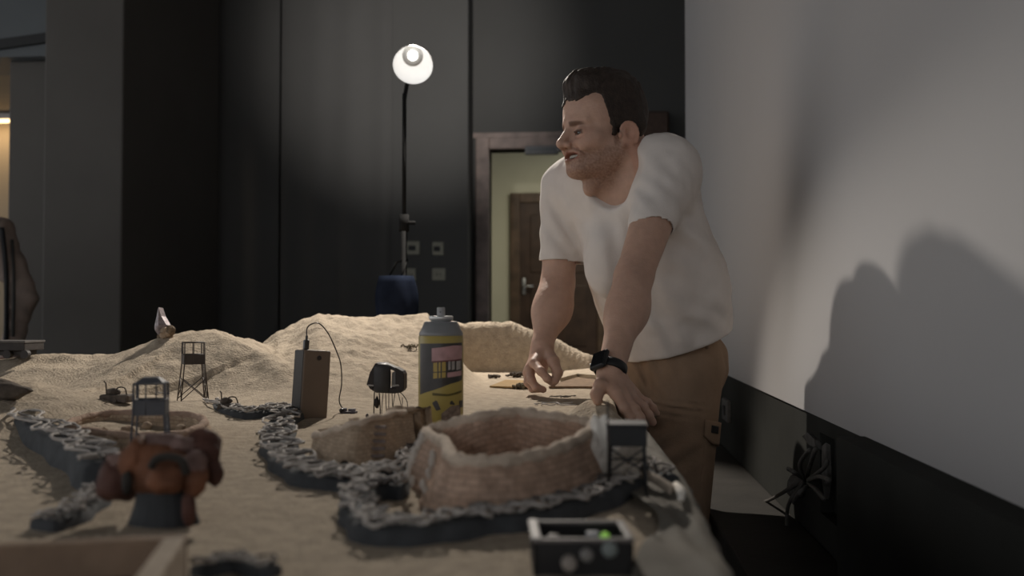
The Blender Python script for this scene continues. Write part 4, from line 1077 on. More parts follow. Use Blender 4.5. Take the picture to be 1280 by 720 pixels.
# ================================================================ small things near the right hand
M_card = mat('ochre_cardboard', (.30, .195, .08), .85, .18, 30)
q0, q1 = on(612, 484), on(742, 486)
t = None
def flat_poly(pix, zoff, th, name, lb, cat, m):
    A = [on(*p) for p in pix]; zb = max(p.z for p in A); n = len(A)
    A = [Vector((p.x, p.y, p.z + zoff)) for p in A]
    V = [tuple(p) for p in A] + [tuple(p + Vector((0, 0, th))) for p in A]
    o = obj(name, (V, [tuple(reversed(range(n))), tuple(range(n, 2 * n))] + [(i, (i + 1) % n, n + (i + 1) % n, n + i) for i in range(n)]), m); tag(o, lb, cat); return o
flat_poly([(612, 485), (640, 486), (668, 485), (668, 478), (632, 477)], .001, .004, 'cardboard_strip', 'pointed ochre cardboard strip left of the reaching hand', 'cardboard', M_card)
flat_poly([(686, 486), (742, 486), (746, 477), (722, 474), (702, 480)], .001, .005, 'cardboard_piece', 'orange brown cardboard piece between the man\'s two hands', 'cardboard', mat('orange_cardboard', (.20, .135, .085), .9, .3, 60))
flat_poly([(700, 478), (722, 472), (745, 474), (738, 465), (706, 468)], .002, .009, 'sand_slab', 'pale crumbly slab of crusted sand behind the orange cardboard', 'sand slab', M_sand)
M_tw2 = mat('dark_twigs', (.07, .055, .042), .85, .3, 80)
M_tw3 = mat('olive_twigs', (.13, .105, .065), .85, .3, 80)
for s_, (px, py, w_, n, m, lb) in enumerate([(617, 473, .020, 8, M_tw2, 'small dark twig tangle left of the cardboard strip'), (645, 472, .032, 13, M_tw2, 'dark twig tangle behind the cardboard strip'), (652, 486, .030, 14, M_tw3, 'olive twig tangle just below the reaching hand'),
                                             (514, 436, .022, 7, M_tw3, 'tiny dry sprig on the dune left of the spray can'), (708, 497, .030, 6, M_tw2, 'dark grit and twigs in front of the orange cardboard'), (690, 506, .040, 7, M_wirew, 'pale wire curls on the sand behind the large fort')]):
    q = on(px, py); r2 = random.Random(s_); t = thing('twig_tangle', lb, 'twigs', q, 'loose twig tangles on the sand')
    for k in range(n):
        a = r2.uniform(0, 6.28); L = []
        h = w_ * (.45 if s_ < 4 else .08)
        for i in range(5):
            a += r2.uniform(.2, 1.1) if i else 0
            base = L[-1] if L else Vector((q.x + r2.uniform(-.5, .5) * w_, q.y + r2.uniform(-.4, .4) * w_, q.z + .002))
            nx_ = base + Vector((math.cos(a) * w_ * .28, math.sin(a) * w_ * .22, 0)) if L else base
            nx_.z = q.z + .0015 + abs(math.sin(i * 1.3 + k)) * h * r2.uniform(.4, 1)
            L.append(nx_)
        obj('twig', tube(bez(L, 4), (.0028 if s_ < 3 else .0014) if s_ < 4 else .0011, 6), m, t, True)
# ================================================================ the man leaning over the table
def V3(*a): return A3(P(*a))
def skin_mat(name, col, attr=None, sss=.12):
    return mat(name, col, .55, .06, 60, .12, 260, spec=.35, attr=attr, sss=sss)
M_skin = skin_mat('warm_skin', (.50, .315, .235), 'tint')
M_hair = mat('dark_brown_hair', (.036, .025, .019), .6, .35, 90, .3, 240, spec=.3)
M_shirt = mat('white_cotton', (.69, .63, .585), .9, .03, 30, .12, 420, spec=.1)
M_trou = mat('khaki_twill', (.27, .185, .125), .9, .10, 24, .15, 320, spec=.1)
M_blk = mat('black_rubber', (.016, .016, .017), .5, .1, 40)
# head frame: columns are his right, forward, up
yaw = math.radians(60); pit = math.radians(2); rol = math.radians(-2)
f0 = np.array([-math.sin(yaw), -math.cos(yaw), 0]); up0 = np.array([0, 0, 1.])
hf = f0 * math.cos(pit) + up0 * math.sin(pit); hu = up0 * math.cos(pit) - f0 * math.sin(pit); hr = np.cross(hf, hu)
hr, hu = hr * math.cos(rol) + hu * math.sin(rol), hu * math.cos(rol) - hr * math.sin(rol)
HM = np.stack([hr, hf, hu], 1); HC = V3(757, 170, 2.04)
def h(x, y, z): return HC + HM @ np.array([x, y, z])
def hl(Pw): return (Pw - HC) @ HM
def hell(c, R, rot=None):
    M_ = HM if rot is None else HM @ np.array(rot)
    return ell(h(*c), R, M_)
def hcone(a, b, ra, rb): return cone(h(*a), h(*b), ra, rb)
def rx(a): c, s = math.cos(a), math.sin(a); return [[1, 0, 0], [0, c, -s], [0, s, c]]
def rz(a): c, s = math.cos(a), math.sin(a); return [[c, -s, 0], [s, c, 0], [0, 0, 1]]

SL, SR = V3(838, 209, 2.00), V3(706, 234, 2.20)
EL, WL = V3(792, 347, 1.84), V3(764, 463, 1.70)
ER, WR = V3(697, 356, 2.19), V3(678, 431, 2.09)
NB = V3(779, 226, 2.115)
PEL = V3(846, 440, 2.24)
lax = np.array([.70, -.714, 0]); lax /= np.linalg.norm(lax)
uax = (V3(790, 250, 2.11) - PEL); uax /= np.linalg.norm(uax)
fax = np.cross(lax, uax); fax /= np.linalg.norm(fax); lax = np.cross(uax, fax)
T1, T2 = V3(792, 262, 2.10), V3(846, 428, 2.21)

B = Field((-.24, 1.52, .30), (.42, 2.50, 1.20), .0023)
# --- torso core, hidden by the shirt, open at the neck
B.add(fcone(T1, T1 * .3 + T2 * .7, .132, .110, fax, .62), .02)
B.add(fcone(SL * .8 + SR * .2, SR * .8 + SL * .2, .055, .055, fax, .9), .05)
# --- neck
B.add(cone(h(0, -.030, -.03), NB + np.array([.006, .01, -.01]), .050, .060), .03)
B.add(cone(h(-.028, .018, -.075), NB + fax * .055 + np.array([0, 0, -.02]), .012, .012), .025)       # sternomastoid
B.add(cone(h(-.05, -.03, -.04), SL * .35 + NB * .65 + np.array([0, 0, .02]), .022, .028), .04)      # trapezius
B.add(cone(h(0, .035, -.105), NB + fax * .06, .014, .02), .03)
B.add(ell(h(.004, .036, -.118), (.012, .012, .014)), .015)
# --- head
B.add(hell((0, -.004, .045), (.069, .087, .083)), .02)
B.add(hell((0, .030, -.018), (.058, .060, .070)), .03)
for s in (-1, 1):
    B.add(hcone((s * .052, .000, -.042), (s * .018, .066, -.078), .019, .015), .022)      # jaw
    B.add(hell((s * .043, .054, -.020), (.020, .020, .018)), .02)                           # cheek bone
    B.add(hell((s * .030, .070, -.030), (.018, .014, .016)), .015)                           # smiling cheek
    B.add(hcone((s * .010, .087, .018), (s * .042, .070, .016), .0085, .0075), .012)          # brow ridge
    B.add(hell((s * .052, .030, .045), (.018, .035, .035)), .02)                             # temple
B.add(hell((0, .068, -.079), (.020, .017, .014)), .016)                                     # chin
B.add(hell((0, .060, .050), (.052, .031, .045)), .02)                                       # forehead
for s in (-1, 1): B.sub(hell((s * .031, .094, -.006), (.017, .016, .0125)), .012)            # eye sockets
B.add(hcone((0, .084, .010), (0, .105, -.026), .0075, .0095), .010)                         # nose
B.add(hell((0, .107, -.030), (.0105, .010, .009)), .006)
for s in (-1, 1):
    B.add(hell((s * .0125, .094, -.033), (.0075, .011, .0075)), .006)                        # wings
    B.sub(hell((s * .006, .098, -.041), (.0038, .006, .004)), .003)
# eyelids and the slit
for s in (-1, 1):
    B.add(hell((s * .031, .0745, -.006), (.0155, .0135, .0125)), .004)
    B.sub(hell((s * .031, .089, -.0100), (.0120, .0090, .0036), rx(-.15)), .0015)
    B.add(hcone((s * .019, .0865, -.0055), (s * .044, .078, -.007), .0022, .002), .003)        # lid fold
# mouth, slightly open in a smile
B.add(hell((0, .073, -.054), (.032, .017, .017)), .012)
for s in (-1, 1):
    B.add(hcone((0, .0905, -.0475), (s * .029, .071, -.0475), .0042, .0025), .004)
    B.add(hcone((0, .0890, -.0625), (s * .028, .071, -.0495), .0048, .0022), .004)
B.sub(hell((0, .088, -.0540), (.0255, .020, .0052)), .002)
B.sub(hell((-.008, .090, -.0545), (.021, .017, .0060)), .002)
# nasolabial crease and ear
for s in (-1, 1):
    B.sub(hcone((s * .018, .091, -.034), (s * .036, .071, -.050), .0022, .002), .006)
    B.add(hell((s * .076, -.009, -.012), (.0065, .0190, .0262), rz(s * .36)), .003)
    hx = []
    for q in range(10):
        a_ = math.radians(25 + 21 * q); ca, sa = math.cos(a_), math.sin(a_)
        hx.append((s * (.0785 - .0055 * ca), -.009 + .0180 * ca, -.0115 + .0255 * sa))
    for q in range(9): B.add(hcone(hx[q], hx[q + 1], .0036, .0034), .0025)
    B.add(hell((s * .072, -.001, -.036), (.006, .009, .008)), .005)
    B.sub(hell((s * .0885, -.006, -.008), (.0130, .0105, .0160), rz(s * .42)), .004)
    B.add(hell((s * .074, .010, -.014), (.004, .004, .007)), .003)
# --- arms
def limb(a, b, ra, rb, k=.02): B.add(cone(a, b, ra, rb), k)
limb(SL, EL, .050, .035); limb(EL, EL * .55 + WL * .45, .033, .031); limb(EL * .6 + WL * .4, WL, .031, .0235, .03)
B.add(ell(EL * .72 + WL * .28 + np.array([.006, 0, 0]), (.032, .031, .05)), .03)
limb(SR, ER, .050, .036); limb(ER, ER * .5 + WR * .5, .035, .035); limb(ER * .5 + WR * .5, WR, .035, .0225, .03)
B.add(ell(ER * .68 + WR * .32 + np.array([.004, 0, 0]), (.038, .036, .045)), .03)
# --- left hand on the edge of the sand
def chain(pts, r0, r1, k=.004):
    n = len(pts) - 1
    for i in range(n):
        a, b = r0 + (r1 - r0) * i / n, r0 + (r1 - r0) * (i + 1) / n
        B.add(cone(pts[i], pts[i + 1], a, b), k if i == 0 else .003)
        if 0 < i: B.add(ell(pts[i], (a * 1.07,) * 3), .003)
KL = [V3(770, 492, 1.655), V3(779, 493, 1.668), V3(787, 494, 1.685), V3(792, 493, 1.705)]
for i, q in enumerate(KL): B.add(cone(WL + np.array([-.006 + .005 * i, 0, -.012]), q, .0165, .0125), .008)
B.add(cone(WL, WL + np.array([.004, -.006, -.02]), .0235, .021), .01)
chain([KL[0], V3(781, 511, 1.642), V3(788, 522, 1.640), V3(793, 531, 1.645)], .0096, .0072)
chain([KL[1], V3(793, 511, 1.648), V3(800, 522, 1.645), V3(805, 532, 1.650)], .0096, .0072)
chain([KL[2], V3(804, 509, 1.672), V3(811, 519, 1.672), V3(816, 528, 1.678)], .0092, .0068)
chain([KL[3], V3(809, 503, 1.700), V3(816, 510, 1.705), V3(821, 517, 1.712)], .0082, .0062)
chain([WL + np.array([-.010, -.006, -.016]), V3(751, 483, 1.665), V3(746, 493, 1.655), V3(747, 501, 1.652)], .0150, .0085, .008)
# --- right hand pinching over the sand
B.add(cone(WR + np.array([.004, -.004, -.02]), V3(678, 462, 2.065), .018, .011), .008)
KR = [V3(668, 454, 2.035), V3(662, 461, 2.060), V3(660, 466, 2.088), V3(661, 468, 2.112)]
for i, q in enumerate(KR): B.add(cone(WR + np.array([.006 - .004 * i, 0, -.010]), q, .0165, .0120), .008)
B.add(cone(WR, WR + np.array([-.004, -.004, -.02]), .0225, .021), .01)
chain([KR[0], V3(676, 464, 2.005), V3(684, 473, 2.000), V3(691, 479, 2.010)], .0098, .0074)
chain([KR[1], V3(664, 475, 2.035), V3(670, 484, 2.030), V3(679, 487, 2.035)], .0100, .0074)
chain([KR[2], V3(660, 478, 2.075), V3(666, 486, 2.075), V3(674, 487, 2.075)], .0096, .0072)
chain([KR[3], V3(662, 478, 2.110), V3(667, 484, 2.115), V3(673, 484, 2.115)], .0086, .0066)
chain([WR + np.array([.010, -.012, -.014]), V3(692, 452, 2.030), V3(697, 466, 2.012), V3(694, 476, 2.008)], .0140, .0086, .008)
def bodywarp(p): return .00035 * pnoise(p[:, 0] * 120, p[:, 1] * 120, p[:, 2] * 120)
B.warp(bodywarp)
Vb, Qb = B.mesh()
# colour of skin, lips, stubble, brows: real colour differences of the skin
L = hl(Vb); x, y, z = L.T
def sm(a, b, t): t = np.clip((t - a) / (b - a), 0, 1); return t * t * (3 - 2 * t)
tint = np.ones((len(Vb), 3)); near = (np.abs(x) < .1) & (np.abs(y) < .13) & (np.abs(z) < .16)
nz_ = pnoise(x * 260, y * 260, z * 260)
beard = sm(-.030, -.046, z - .16 * np.clip(.03 - y, -.02, .06)) * sm(-.016, .004, y) * sm(-.135, -.10, z)
beard = np.maximum(beard, sm(.004, .0, np.abs(y - .004) - .012) * sm(.012, -.01, z) * sm(.045, .052, np.abs(x)) * sm(-.06, -.03, z) * sm(.076, .071, np.abs(x)))   # sideburn
cheekfree = sm(.014, .030, np.hypot((np.abs(x) - .030) / 1.0, (z + .026) / 1.0))
beard *= cheekfree
mous = sm(.0045, .0, np.abs(z + .0425) - .0025) * sm(.034, .026, np.abs(x)) * sm(.074, .080, y)
beard = np.maximum(beard, mous * .9) * near * np.clip(.72 + .5 * nz_, 0, 1)
lips = (sm(.0065, .003, np.abs(z + .0550) - .006 + np.abs(x) * .15) * sm(.032, .026, np.abs(x)) * sm(.074, .078, y)) * near
brow = sm(.0045, .001, np.abs(z - .0115 + .12 * np.clip(np.abs(x) - .028, 0, 1)) - .0006 - .0016 * sm(.045, .015, np.abs(x))) * sm(.050, .036, np.abs(x)) * sm(.008, .013, np.abs(x)) * sm(.055, .06, y) * near
lash = sm(.0042, .0018, np.abs(z + .0078) - .0016) * sm(.0145, .011, np.abs(np.abs(x) - .031)) * sm(.074, .078, y) * near
earm = near * sm(.074, .078, np.abs(x)) * sm(.03, .02, y)
ruddy = np.exp(-(((np.abs(x) - .036) / .02) ** 2 + ((z + .018) / .018) ** 2)) * near
for k, v in ((beard * .72, (.34, .27, .22)), (lips * .8, (.72, .42, .40)), (brow * .8, (.16, .12, .10)), (lash * .92, (.12, .085, .07)), (earm * .6, (1.0, .80, .74)), (ruddy * .5, (1.0, .84, .80))):
    tint = tint * (1 - k[:, None]) + tint * k[:, None] * np.array(v)
# warmer knuckles and palms
person = np_obj('person', Vb, Qb, M_skin, None, True, tint, relax=1)
tag(person, 'bearded man in white t-shirt and khaki trousers leaning on the sand table', 'person')
# eyes and teeth
M_eye = mat('eyeball', (.34, .31, .29), .2, .05, 60, spec=.6); M_iris = mat('dark_iris', (.03, .02, .014), .15, .2, 90, spec=.6)
M_teeth = mat('teeth', (.46, .42, .36), .35, .05, 60)
gz = np.array([-.25, .93, -.25]); gz /= np.linalg.norm(gz)
for s in (-1, 1):
    c = np.array([s * .031, .0735, -.008])
    o = obj('eyeball', lathe([(.0118 * math.sin(PI * k / 14), -.0118 * math.cos(PI * k / 14)) for k in range(15)], h(*c), HM @ gz, 24), M_eye, person, True)
    obj('iris', lathe([(.0072, .0096), (.0058, .0110), (.0001, .0121)], h(*c), HM @ gz, 20), M_iris, o, True)
V_, F_ = [], []
for k in range(13):
    a = -1.0 + 2.0 * k / 12; r_ = .0225
    for (dz, dr) in ((.0015, 0), (-.0042, .0004), (-.0042, -.004), (.0015, -.004)): V_.append(tuple(h((r_ + dr) * math.sin(a) * 1.05,   .0600 + (r_ + dr) * math.cos(a), -.0525 + dz)))
for k in range(12):
    for j in range(4): F_.append((k * 4 + j, k * 4 + (j + 1) % 4, k * 4 + 4 + (j + 1) % 4, k * 4 + 4 + j))
obj('teeth', (V_, F_ + [(0, 1, 2, 3), (51, 50, 49, 48)]), M_teeth, person, True)
# hair
Hf = Field(h(0, 0, .05) - .16, h(0, 0, .05) + .16, .0021)
def hair_fn(X):
    q = (X - HC) @ HM; x, y, z = q[..., 0], q[..., 1], q[..., 2]
    def e(c, R):
        d = (q - np.array(c)) / np.array(R); l = np.linalg.norm(d, axis=-1); g = np.linalg.norm(d / np.array(R), axis=-1); return l * (l - 1) / np.maximum(g, 1e-9)
    def smn(a, b, k): t = np.clip(k - np.abs(a - b), 0, None) / k; return np.minimum(a, b) - t * t * k * .25
    d = e((0, -.006, .050), (.0740, .0900, .0865))
    for s_ in (-1, 1): d = smn(d, e((s_ * .052, .030, .045), (.0225, .041, .043)), .012)
    d = smn(d, e((s_ * .0635, .0235, .000), (.0085, .0105, .028)), .006) if False else d
    for s_ in (-1, 1): d = smn(d, e((s_ * .057, -.022, .018), (.0175, .044, .034)), .008)
    for s_ in (-1, 1): d = smn(d, e((s_ * .0630, .0225, .002), (.0090, .0115, .026)), .006)
    d = smn(d, e((0, .060, .052), (.0565, .0352, .050)), .012)
    d = smn(d, e((0, .004, .098), (.060, .076, .043)), .02)
    d = smn(d, e((.004, .058, .104), (.048, .034, .030)), .02)
    # strands combed back and to the side
    st = np.sin((x * .8 + .25 * y + .006 * np.sin(y * 60 + x * 40)) * 520 + 3 * np.sin(z * 50)) * .0011 + np.sin((x * .6 - .4 * y) * 310 + 2 * np.sin(y * 70)) * .0012
    top = np.clip((z - .05) / .05, .25, 1)
    d = d - st * top - .0022 * top * pnoise(x * 70, y * 45, z * 60)
    wv = .003 * np.sin(x * 95 + 1) + .002 * np.sin(y * 130) + .006 * pnoise(x * 150, y * 150, z * 150)
    r1 = .063 + 2.2 * np.clip(np.abs(x) - .012, 0, 1) ** 2 * .8 - z + wv
    zl = np.where(y > -.034, np.where((y > .012) & (y < .034), -.014, -.012), -.034 - .2 * np.clip(-.03 - y, 0, .1))
    r2 = np.maximum(y - .025 - .40 * np.clip(z, 0, .075) + wv * .6, zl - z)
    return np.maximum(d, np.minimum(r1, r2))
Hf.add((hair_fn, h(0, 0, .05) - .15, h(0, 0, .05) + .15), 0)
Vh, Qh = Hf.mesh(); np_obj('hair', Vh, Qh, M_hair, person, True, relax=1)

# ---------------------------------------------------------------- t-shirt
S = Field((-.16, 1.70, .42), (.46, 2.52, 1.12), .0042)
S.add(fcone(T1, T1 * .45 + T2 * .55, .158, .150, fax, .66), .03)
S.add(fcone(T1 * .5 + T2 * .5, T2 + (T2 - T1) * .25 - np.array([.012, 0, 0]), .150, .147, fax, .74), .06)
S.add(fcone(SL * .85 + SR * .15 + np.array([0, .01, .0]), SR * .88 + SL * .12, .064, .060, fax, .95), .06)
S.add(cone(SL * .55 + SR * .45 + np.array([.02, .07, -.005]), SL * .2 + T1 * .8 - fax * .06, .07, .08), .06)    # rounded upper back
S.add(cone(SL, SL * .46 + EL * .54, .061, .047), .035)
S.add(cone(SR, SR * .26 + ER * .74, .056, .046), .03)
S.add(ell(V3(760, 330, 2.05), (.05, .05, .07)), .06)                                                          # belly of loose cloth
S.add(ell(V3(866, 366, 2.22), (.045, .05, .05)), .05)                                                          # bloused back
# folds
def dirn(a, b): d = b - a; return d / np.linalg.norm(d)
def folds(p):
    o = np.zeros(len(p))
    def band(c, r, n, wl, amp, ph=0, sharp=1.0, wob=14):
        w = np.exp(-(np.linalg.norm((p - c) / np.array(r), axis=1)) ** 2)
        s = np.sin((p - c) @ (n / np.linalg.norm(n)) * 2 * PI / wl + ph + 1.3 * pnoise(p[:, 0] * wob, p[:, 1] * wob, p[:, 2] * wob))
        return amp * w * np.sign(s) * np.abs(s) ** sharp
    # drag lines from under the near arm down to the side
    o += band(V3(850, 320, 2.0), (.09, .2, .12), np.array([.45, .2, 1.0]), .064, .0034, .5)
    o += band(V3(868, 385, 2.1), (.08, .2, .07), np.array([.55, 0, 1.0]), .050, .0030, 1)
    # sleeve near: soft bunching lines towards the armpit
    o += band(V3(825, 240, 1.95), (.06, .15, .07), np.array([.8, 0, .75]), .036, .0016)
    # far sleeve: diagonal lines
    o += band(V3(705, 280, 2.18), (.06, .15, .07), np.array([.9, .1, .55]), .036, .0036, 2)
    # chest: vertical drag from the collar
    o += band(V3(760, 300, 2.0), (.07, .2, .12), np.array([1.0, .3, .22]), .055, .0035, .6)
    o += band(V3(800, 420, 2.05), (.10, .2, .05), np.array([.9, .2, .5]), .050, .0040, .6)
    o += .004 * pnoise(p[:, 0] * 16, p[:, 1] * 16, p[:, 2] * 11) + .0014 * pnoise(p[:, 0] * 45, p[:, 1] * 45, p[:, 2] * 30)
    return o
S.warp(folds)
# collar: a scooped opening; hem and cuffs cut clean
cn = NB + np.array([0, 0, .02])
neck_dir = dirn(NB - uax * .1, h(0, -.02, -.05))
S.sub(cone(V3(759, 230, 1.995), V3(784, 166, 2.05), .052, .068), .006)
S.sub(cone(V3(753, 251, 1.98), V3(766, 205, 1.95), .031, .058), .010)
hA, hB, hC_ = V3(778, 451, 2.22), V3(906, 388, 2.30), V3(836, 449, 2.09)
hn = np.cross(hB - hA, hC_ - hA); hn = hn if hn[2] < 0 else -hn
S.sub(slab(hA, hn, (-.2, 1.7, .40), (.5, 2.55, .75)), .004)
# near cuff
cL = V3(820, 287, 1.90); dL = dirn(SL, EL); dL[0] = .03
S.sub(slab(cL, dL + np.array([.10, 0, 0]), V3(790, 340, 1.74), V3(852, 262, 2.01)), .003) if False else None
cR = V3(697, 327, 2.19); dR = dirn(SR, ER)
Vs, Qs = S.mesh()
# trim cuffs on the mesh: faces beyond the cuff planes near the arms are dropped
ctr = Vs[Qs].mean(1)
def beyond(c, d, a, b, rad):
    ab = b - a; t = np.clip(((ctr - a) @ ab) / (ab @ ab), 0, 1.3); dist = np.linalg.norm(ctr - a - t[:, None] * ab, axis=1)
    return ((ctr - c) @ d > 0) & (dist < rad)
drop = beyond(cL, dL, SL, EL, .068) | beyond(cR, dR, SR, ER, .062)
Qs = Qs[~drop]
shirt = np_obj('shirt', Vs, Qs, M_shirt, person, True, relax=1)
md = shirt.modifiers.new('thick', 'SOLIDIFY'); md.thickness = .0022; md.offset = -1
# ribbed collar and hem edges along the boundary
# ---------------------------------------------------------------- trousers
HLp, HRp = V3(858, 462, 2.17), V3(806, 462, 2.30)
KLp, KRp = V3(843, 690, 2.10), V3(812, 705, 2.28)
Tq = Field((-.02, 1.86, 0), (.42, 2.76, .66), .0050)
Tq.add(fcone(PEL + uax * .06 - np.array([.014, 0, 0]), PEL - uax * .02 - np.array([.016, 0, 0]), .112, .116, fax, .76), .03)
Tq.add(cone(HLp, KLp, .078, .064), .05); Tq.add(cone(HRp, KRp, .080, .066), .05)
Tq.add(ell(PEL - fax * .045 - uax * .05 - np.array([.018, 0, 0]), (.095, .10, .09)), .05)
AL, AR = np.array([KLp[0] + .05, 2.52, .085]), np.array([KRp[0] + .05, 2.66, .085])
Tq.add(cone(KLp, AL, .066, .052), .03); Tq.add(cone(KRp, AR, .066, .052), .03)
def tfold(p):
    o = np.zeros(len(p))
    def band(c, r, n, wl, amp, ph=0, wob=12):
        w = np.exp(-(np.linalg.norm((p - c) / np.array(r), axis=1)) ** 2)
        return amp * w * np.sin((p - c) @ (n / np.linalg.norm(n)) * 2 * PI / wl + ph + 1.2 * pnoise(p[:, 0] * wob, p[:, 1] * wob, p[:, 2] * wob))
    o += band(V3(838, 512, 2.08), (.07, .12, .022), np.array([.12, 0, 1.0]), .0155, .0050, .4, 5)
    o += band(V3(838, 565, 2.06), (.07, .12, .06), np.array([-.55, 0, 1.0]), .045, .0050, 0)
    o += band(V3(805, 475, 2.15), (.06, .15, .07), np.array([1.0, 0, .5]), .035, .005, 0)
    o += band(V3(880, 440, 2.2), (.07, .15, .05), np.array([.7, 0, 1.0]), .05, .003, 0)
    o += .0035 * pnoise(p[:, 0] * 18, p[:, 1] * 18, p[:, 2] * 12)
    return o
Tq.warp(tfold)
Tq.sub(slab((0, 0, .0185), (0, 0, -1), (-.1, 1.8, -.1), (.5, 2.8, .03)), 0)
Vt, Qt = Tq.mesh(); trou = np_obj('trousers', Vt, Qt, M_trou, person, True, relax=1)
# cargo pocket wrapped on the near thigh
ax_ = dirn(HLp, KLp); e1 = np.array([.55, -.835, 0]); e1 -= ax_ * (e1 @ ax_); e1 /= np.linalg.norm(e1); e2 = np.cross(ax_, e1)
if e2[0] < 0: e2 = -e2
def legpatch(a0, a1, s0, s1, off, th, cut=0):
    V_, F_ = [], []; n, m = 14, 8
    Lg = np.linalg.norm(KLp - HLp)
    for i in range(n + 1):
        for j in range(m + 1):
            a = a0 + (a1 - a0) * i / n; u = j / m
            s1_ = s1 - cut * max(0, 1 - i / (n * .25)) * u
            s = s0 + (s1_ - s0) * u
            r_ = .078 + (.064 - .078) * s / Lg + off
            for q in (0, th):
                V_.append(tuple(HLp + ax_ * s + (e1 * math.cos(a) + e2 * math.sin(a)) * (r_ + q)))
    W = (m + 1) * 2
    for i in range(n):
        for j in range(m):
            b = i * W + j * 2; F_.append((b + 1, b + 3, b + W + 3, b + W + 1)); F_.append((b, b + W, b + W + 2, b + 2))
    for i in range(n):
        b = i * W; F_.append((b, b + 1, b + W + 1, b + W)); b += m * 2; F_.append((b, b + W, b + W + 1, b + 1))
    for j in range(m):
        b = j * 2; F_.append((b, b + 2, b + 3, b + 1)); b += n * W; F_.append((b, b + 1, b + 3, b + 2))
    return V_, F_
pk = obj('cargo_pocket', legpatch(.02, 1.25, .135, .34, -.006, .0085), M_trou, trou, True)
fl = obj('pocket_flap', legpatch(-.05, 1.3, .112, .162, .003, .006, .014), M_trou, trou, True)
tb = obj('flap_tab', legpatch(.14, .46, .122, .138, .0085, .0022), M_blk, trou, True); tb['label'] = 'black rubber tab'
obj('belt_loop', tube([V3(884, 424, 2.10), V3(884, 436, 2.10)], .004), M_trou, trou, True)
# shoes, behind the table
M_shoe = mat('dark_grey_shoe', (.04, .04, .042), .7, .1, 30)
for a_ in (AL, AR):
    sh = Field(a_ - .17, a_ + .25, .006)
    sh.add(cone(a_ + np.array([0, .02, -.03]), a_ + np.array([.004, .19, -.045]), .042, .034), .02); sh.add(cone(a_, a_ + np.array([0, .05, -.01]), .046, .045), .03)
    sh.sub(slab((0, 0, .004), (0, 0, -1), a_ - .2, a_ + .25), 0)
    v_, q_ = sh.mesh(); np_obj('shoe', v_, q_, M_shoe, person, True)
# ---------------------------------------------------------------- watch
wd = dirn(EL, WL); wc = V3(763.5, 462, 1.70)
wx = np.array([1., -.2, .2]); wx -= wd * (wx @ wd); wx /= np.linalg.norm(wx); wy = np.cross(wd, wx)      # wy roughly away from or towards the lens
if wy[1] > 0: wy = -wy
wt = bpy.data.objects.new('wristwatch', None); link(wt, person); wt['label'] = 'black smart watch with square screen'
def wring(r, hw, th, n=40):
    V_, F_ = [], []
    for k in range(n):
        a = 2 * PI * k / n; dr = wx * math.cos(a) * 1.04 + wy * math.sin(a)
        for (rr, hh) in ((r, -hw), (r + th, -hw * .8), (r + th, hw * .8), (r, hw)): V_.append(tuple(wc + dr * rr + wd * hh))
    for k in range(n):
        for j in range(4): F_.append((k * 4 + j, k * 4 + (j + 1) % 4, ((k + 1) % n) * 4 + (j + 1) % 4, ((k + 1) % n) * 4 + j))
    return V_, F_
obj('strap', wring(.0250, .0095, .0028), M_blk, wt, True)
cd = wy * .90 - wx * .44; cd /= np.linalg.norm(cd); cs = np.cross(wd, cd)
Mx = frame(wc + cd * .0262, Vector(cs), Vector(wd), Vector(cd))
obj('watch_case', xf(bbox_((-.0175, -.0185, -.001), (.0175, .0185, .0085), .004, 3), Mx), M_blk, wt, True)
obj('screen', xf(bbox_((-.0145, -.0155, .0082), (.0145, .0155, .0092), .0004), Mx), mat('black_glass', (.006, .006, .007), .08, 0, 20, spec=.6), wt)
obj('crown', xf(tube([(.0172, .004, .004), (.0195, .004, .004)], .003), Mx), M_steel, wt)

# ================================================================ person at the left edge of the frame
py_ = 4.6
def W3(px, py, d=0): return A3(P(px, py, py_ + d))
M_jack = mat('taupe_jacket', (.30, .235, .20), .9, .12, 12, .2, 80)
Bd = Field(W3(-110, 560) - np.array([.05, .35, .3]), W3(60, 150) + np.array([.1, .4, .1]), .009)
hd = W3(-52, 222)
Bd.add(ell(hd, (.075, .095, .115)), .02); Bd.add(ell(hd + np.array([.0, -.07, -.03]), (.05, .05, .07)), .04); Bd.add(cone(hd + np.array([0, -.09, -.01]), hd + np.array([0, -.105, -.03]), .012, .014), .012)
for s in (-1, 1): Bd.add(ell(hd + np.array([s * .078, .005, -.02]), (.012, .02, .032)), .006); Bd.sub(ell(hd + np.array([s * .032, -.105, .0]), (.014, .016, .010)), .006)
Bd.add(cone(hd + np.array([0, .01, -.06]), W3(-52, 275), .052, .06), .03); Bd.add(fcone(W3(-50, 320), W3(-50, 460), .15, .14, np.array([0, 1., 0]), .65), .05)
for (a, b, c_) in ((W3(0, 285), W3(30, 372), W3(10, 452, -.22)), (W3(-102, 285), W3(-122, 372), W3(-100, 452, -.22))):
    Bd.add(cone(a, b, .05, .042), .04); Bd.add(cone(b, c_, .042, .028), .03)
    Bd.add(cone(c_, c_ + np.array([.0, -.08, -.01]), .03, .026), .02)
    for k in range(4): Bd.add(cone(c_ + np.array([-.027 + .018 * k, -.09, -.01]), c_ + np.array([-.03 + .02 * k, -.15 - .008 * (1.5 - abs(k - 1.5)), -.035]), .0105, .0095), .006)
    Bd.add(cone(c_ + np.array([.03, -.05, 0]), c_ + np.array([.05, -.11, -.01]), .0125, .0105), .008)
v_, q_ = Bd.mesh(); bystander = np_obj('person', v_, q_, skin_mat('bystander_skin', (.36, .22, .16)), None, True, relax=1)
tag(bystander, 'seated person in taupe zip jacket cut off by the left frame edge', 'person')
Bh = Field(hd - .17, hd + .17, .006)
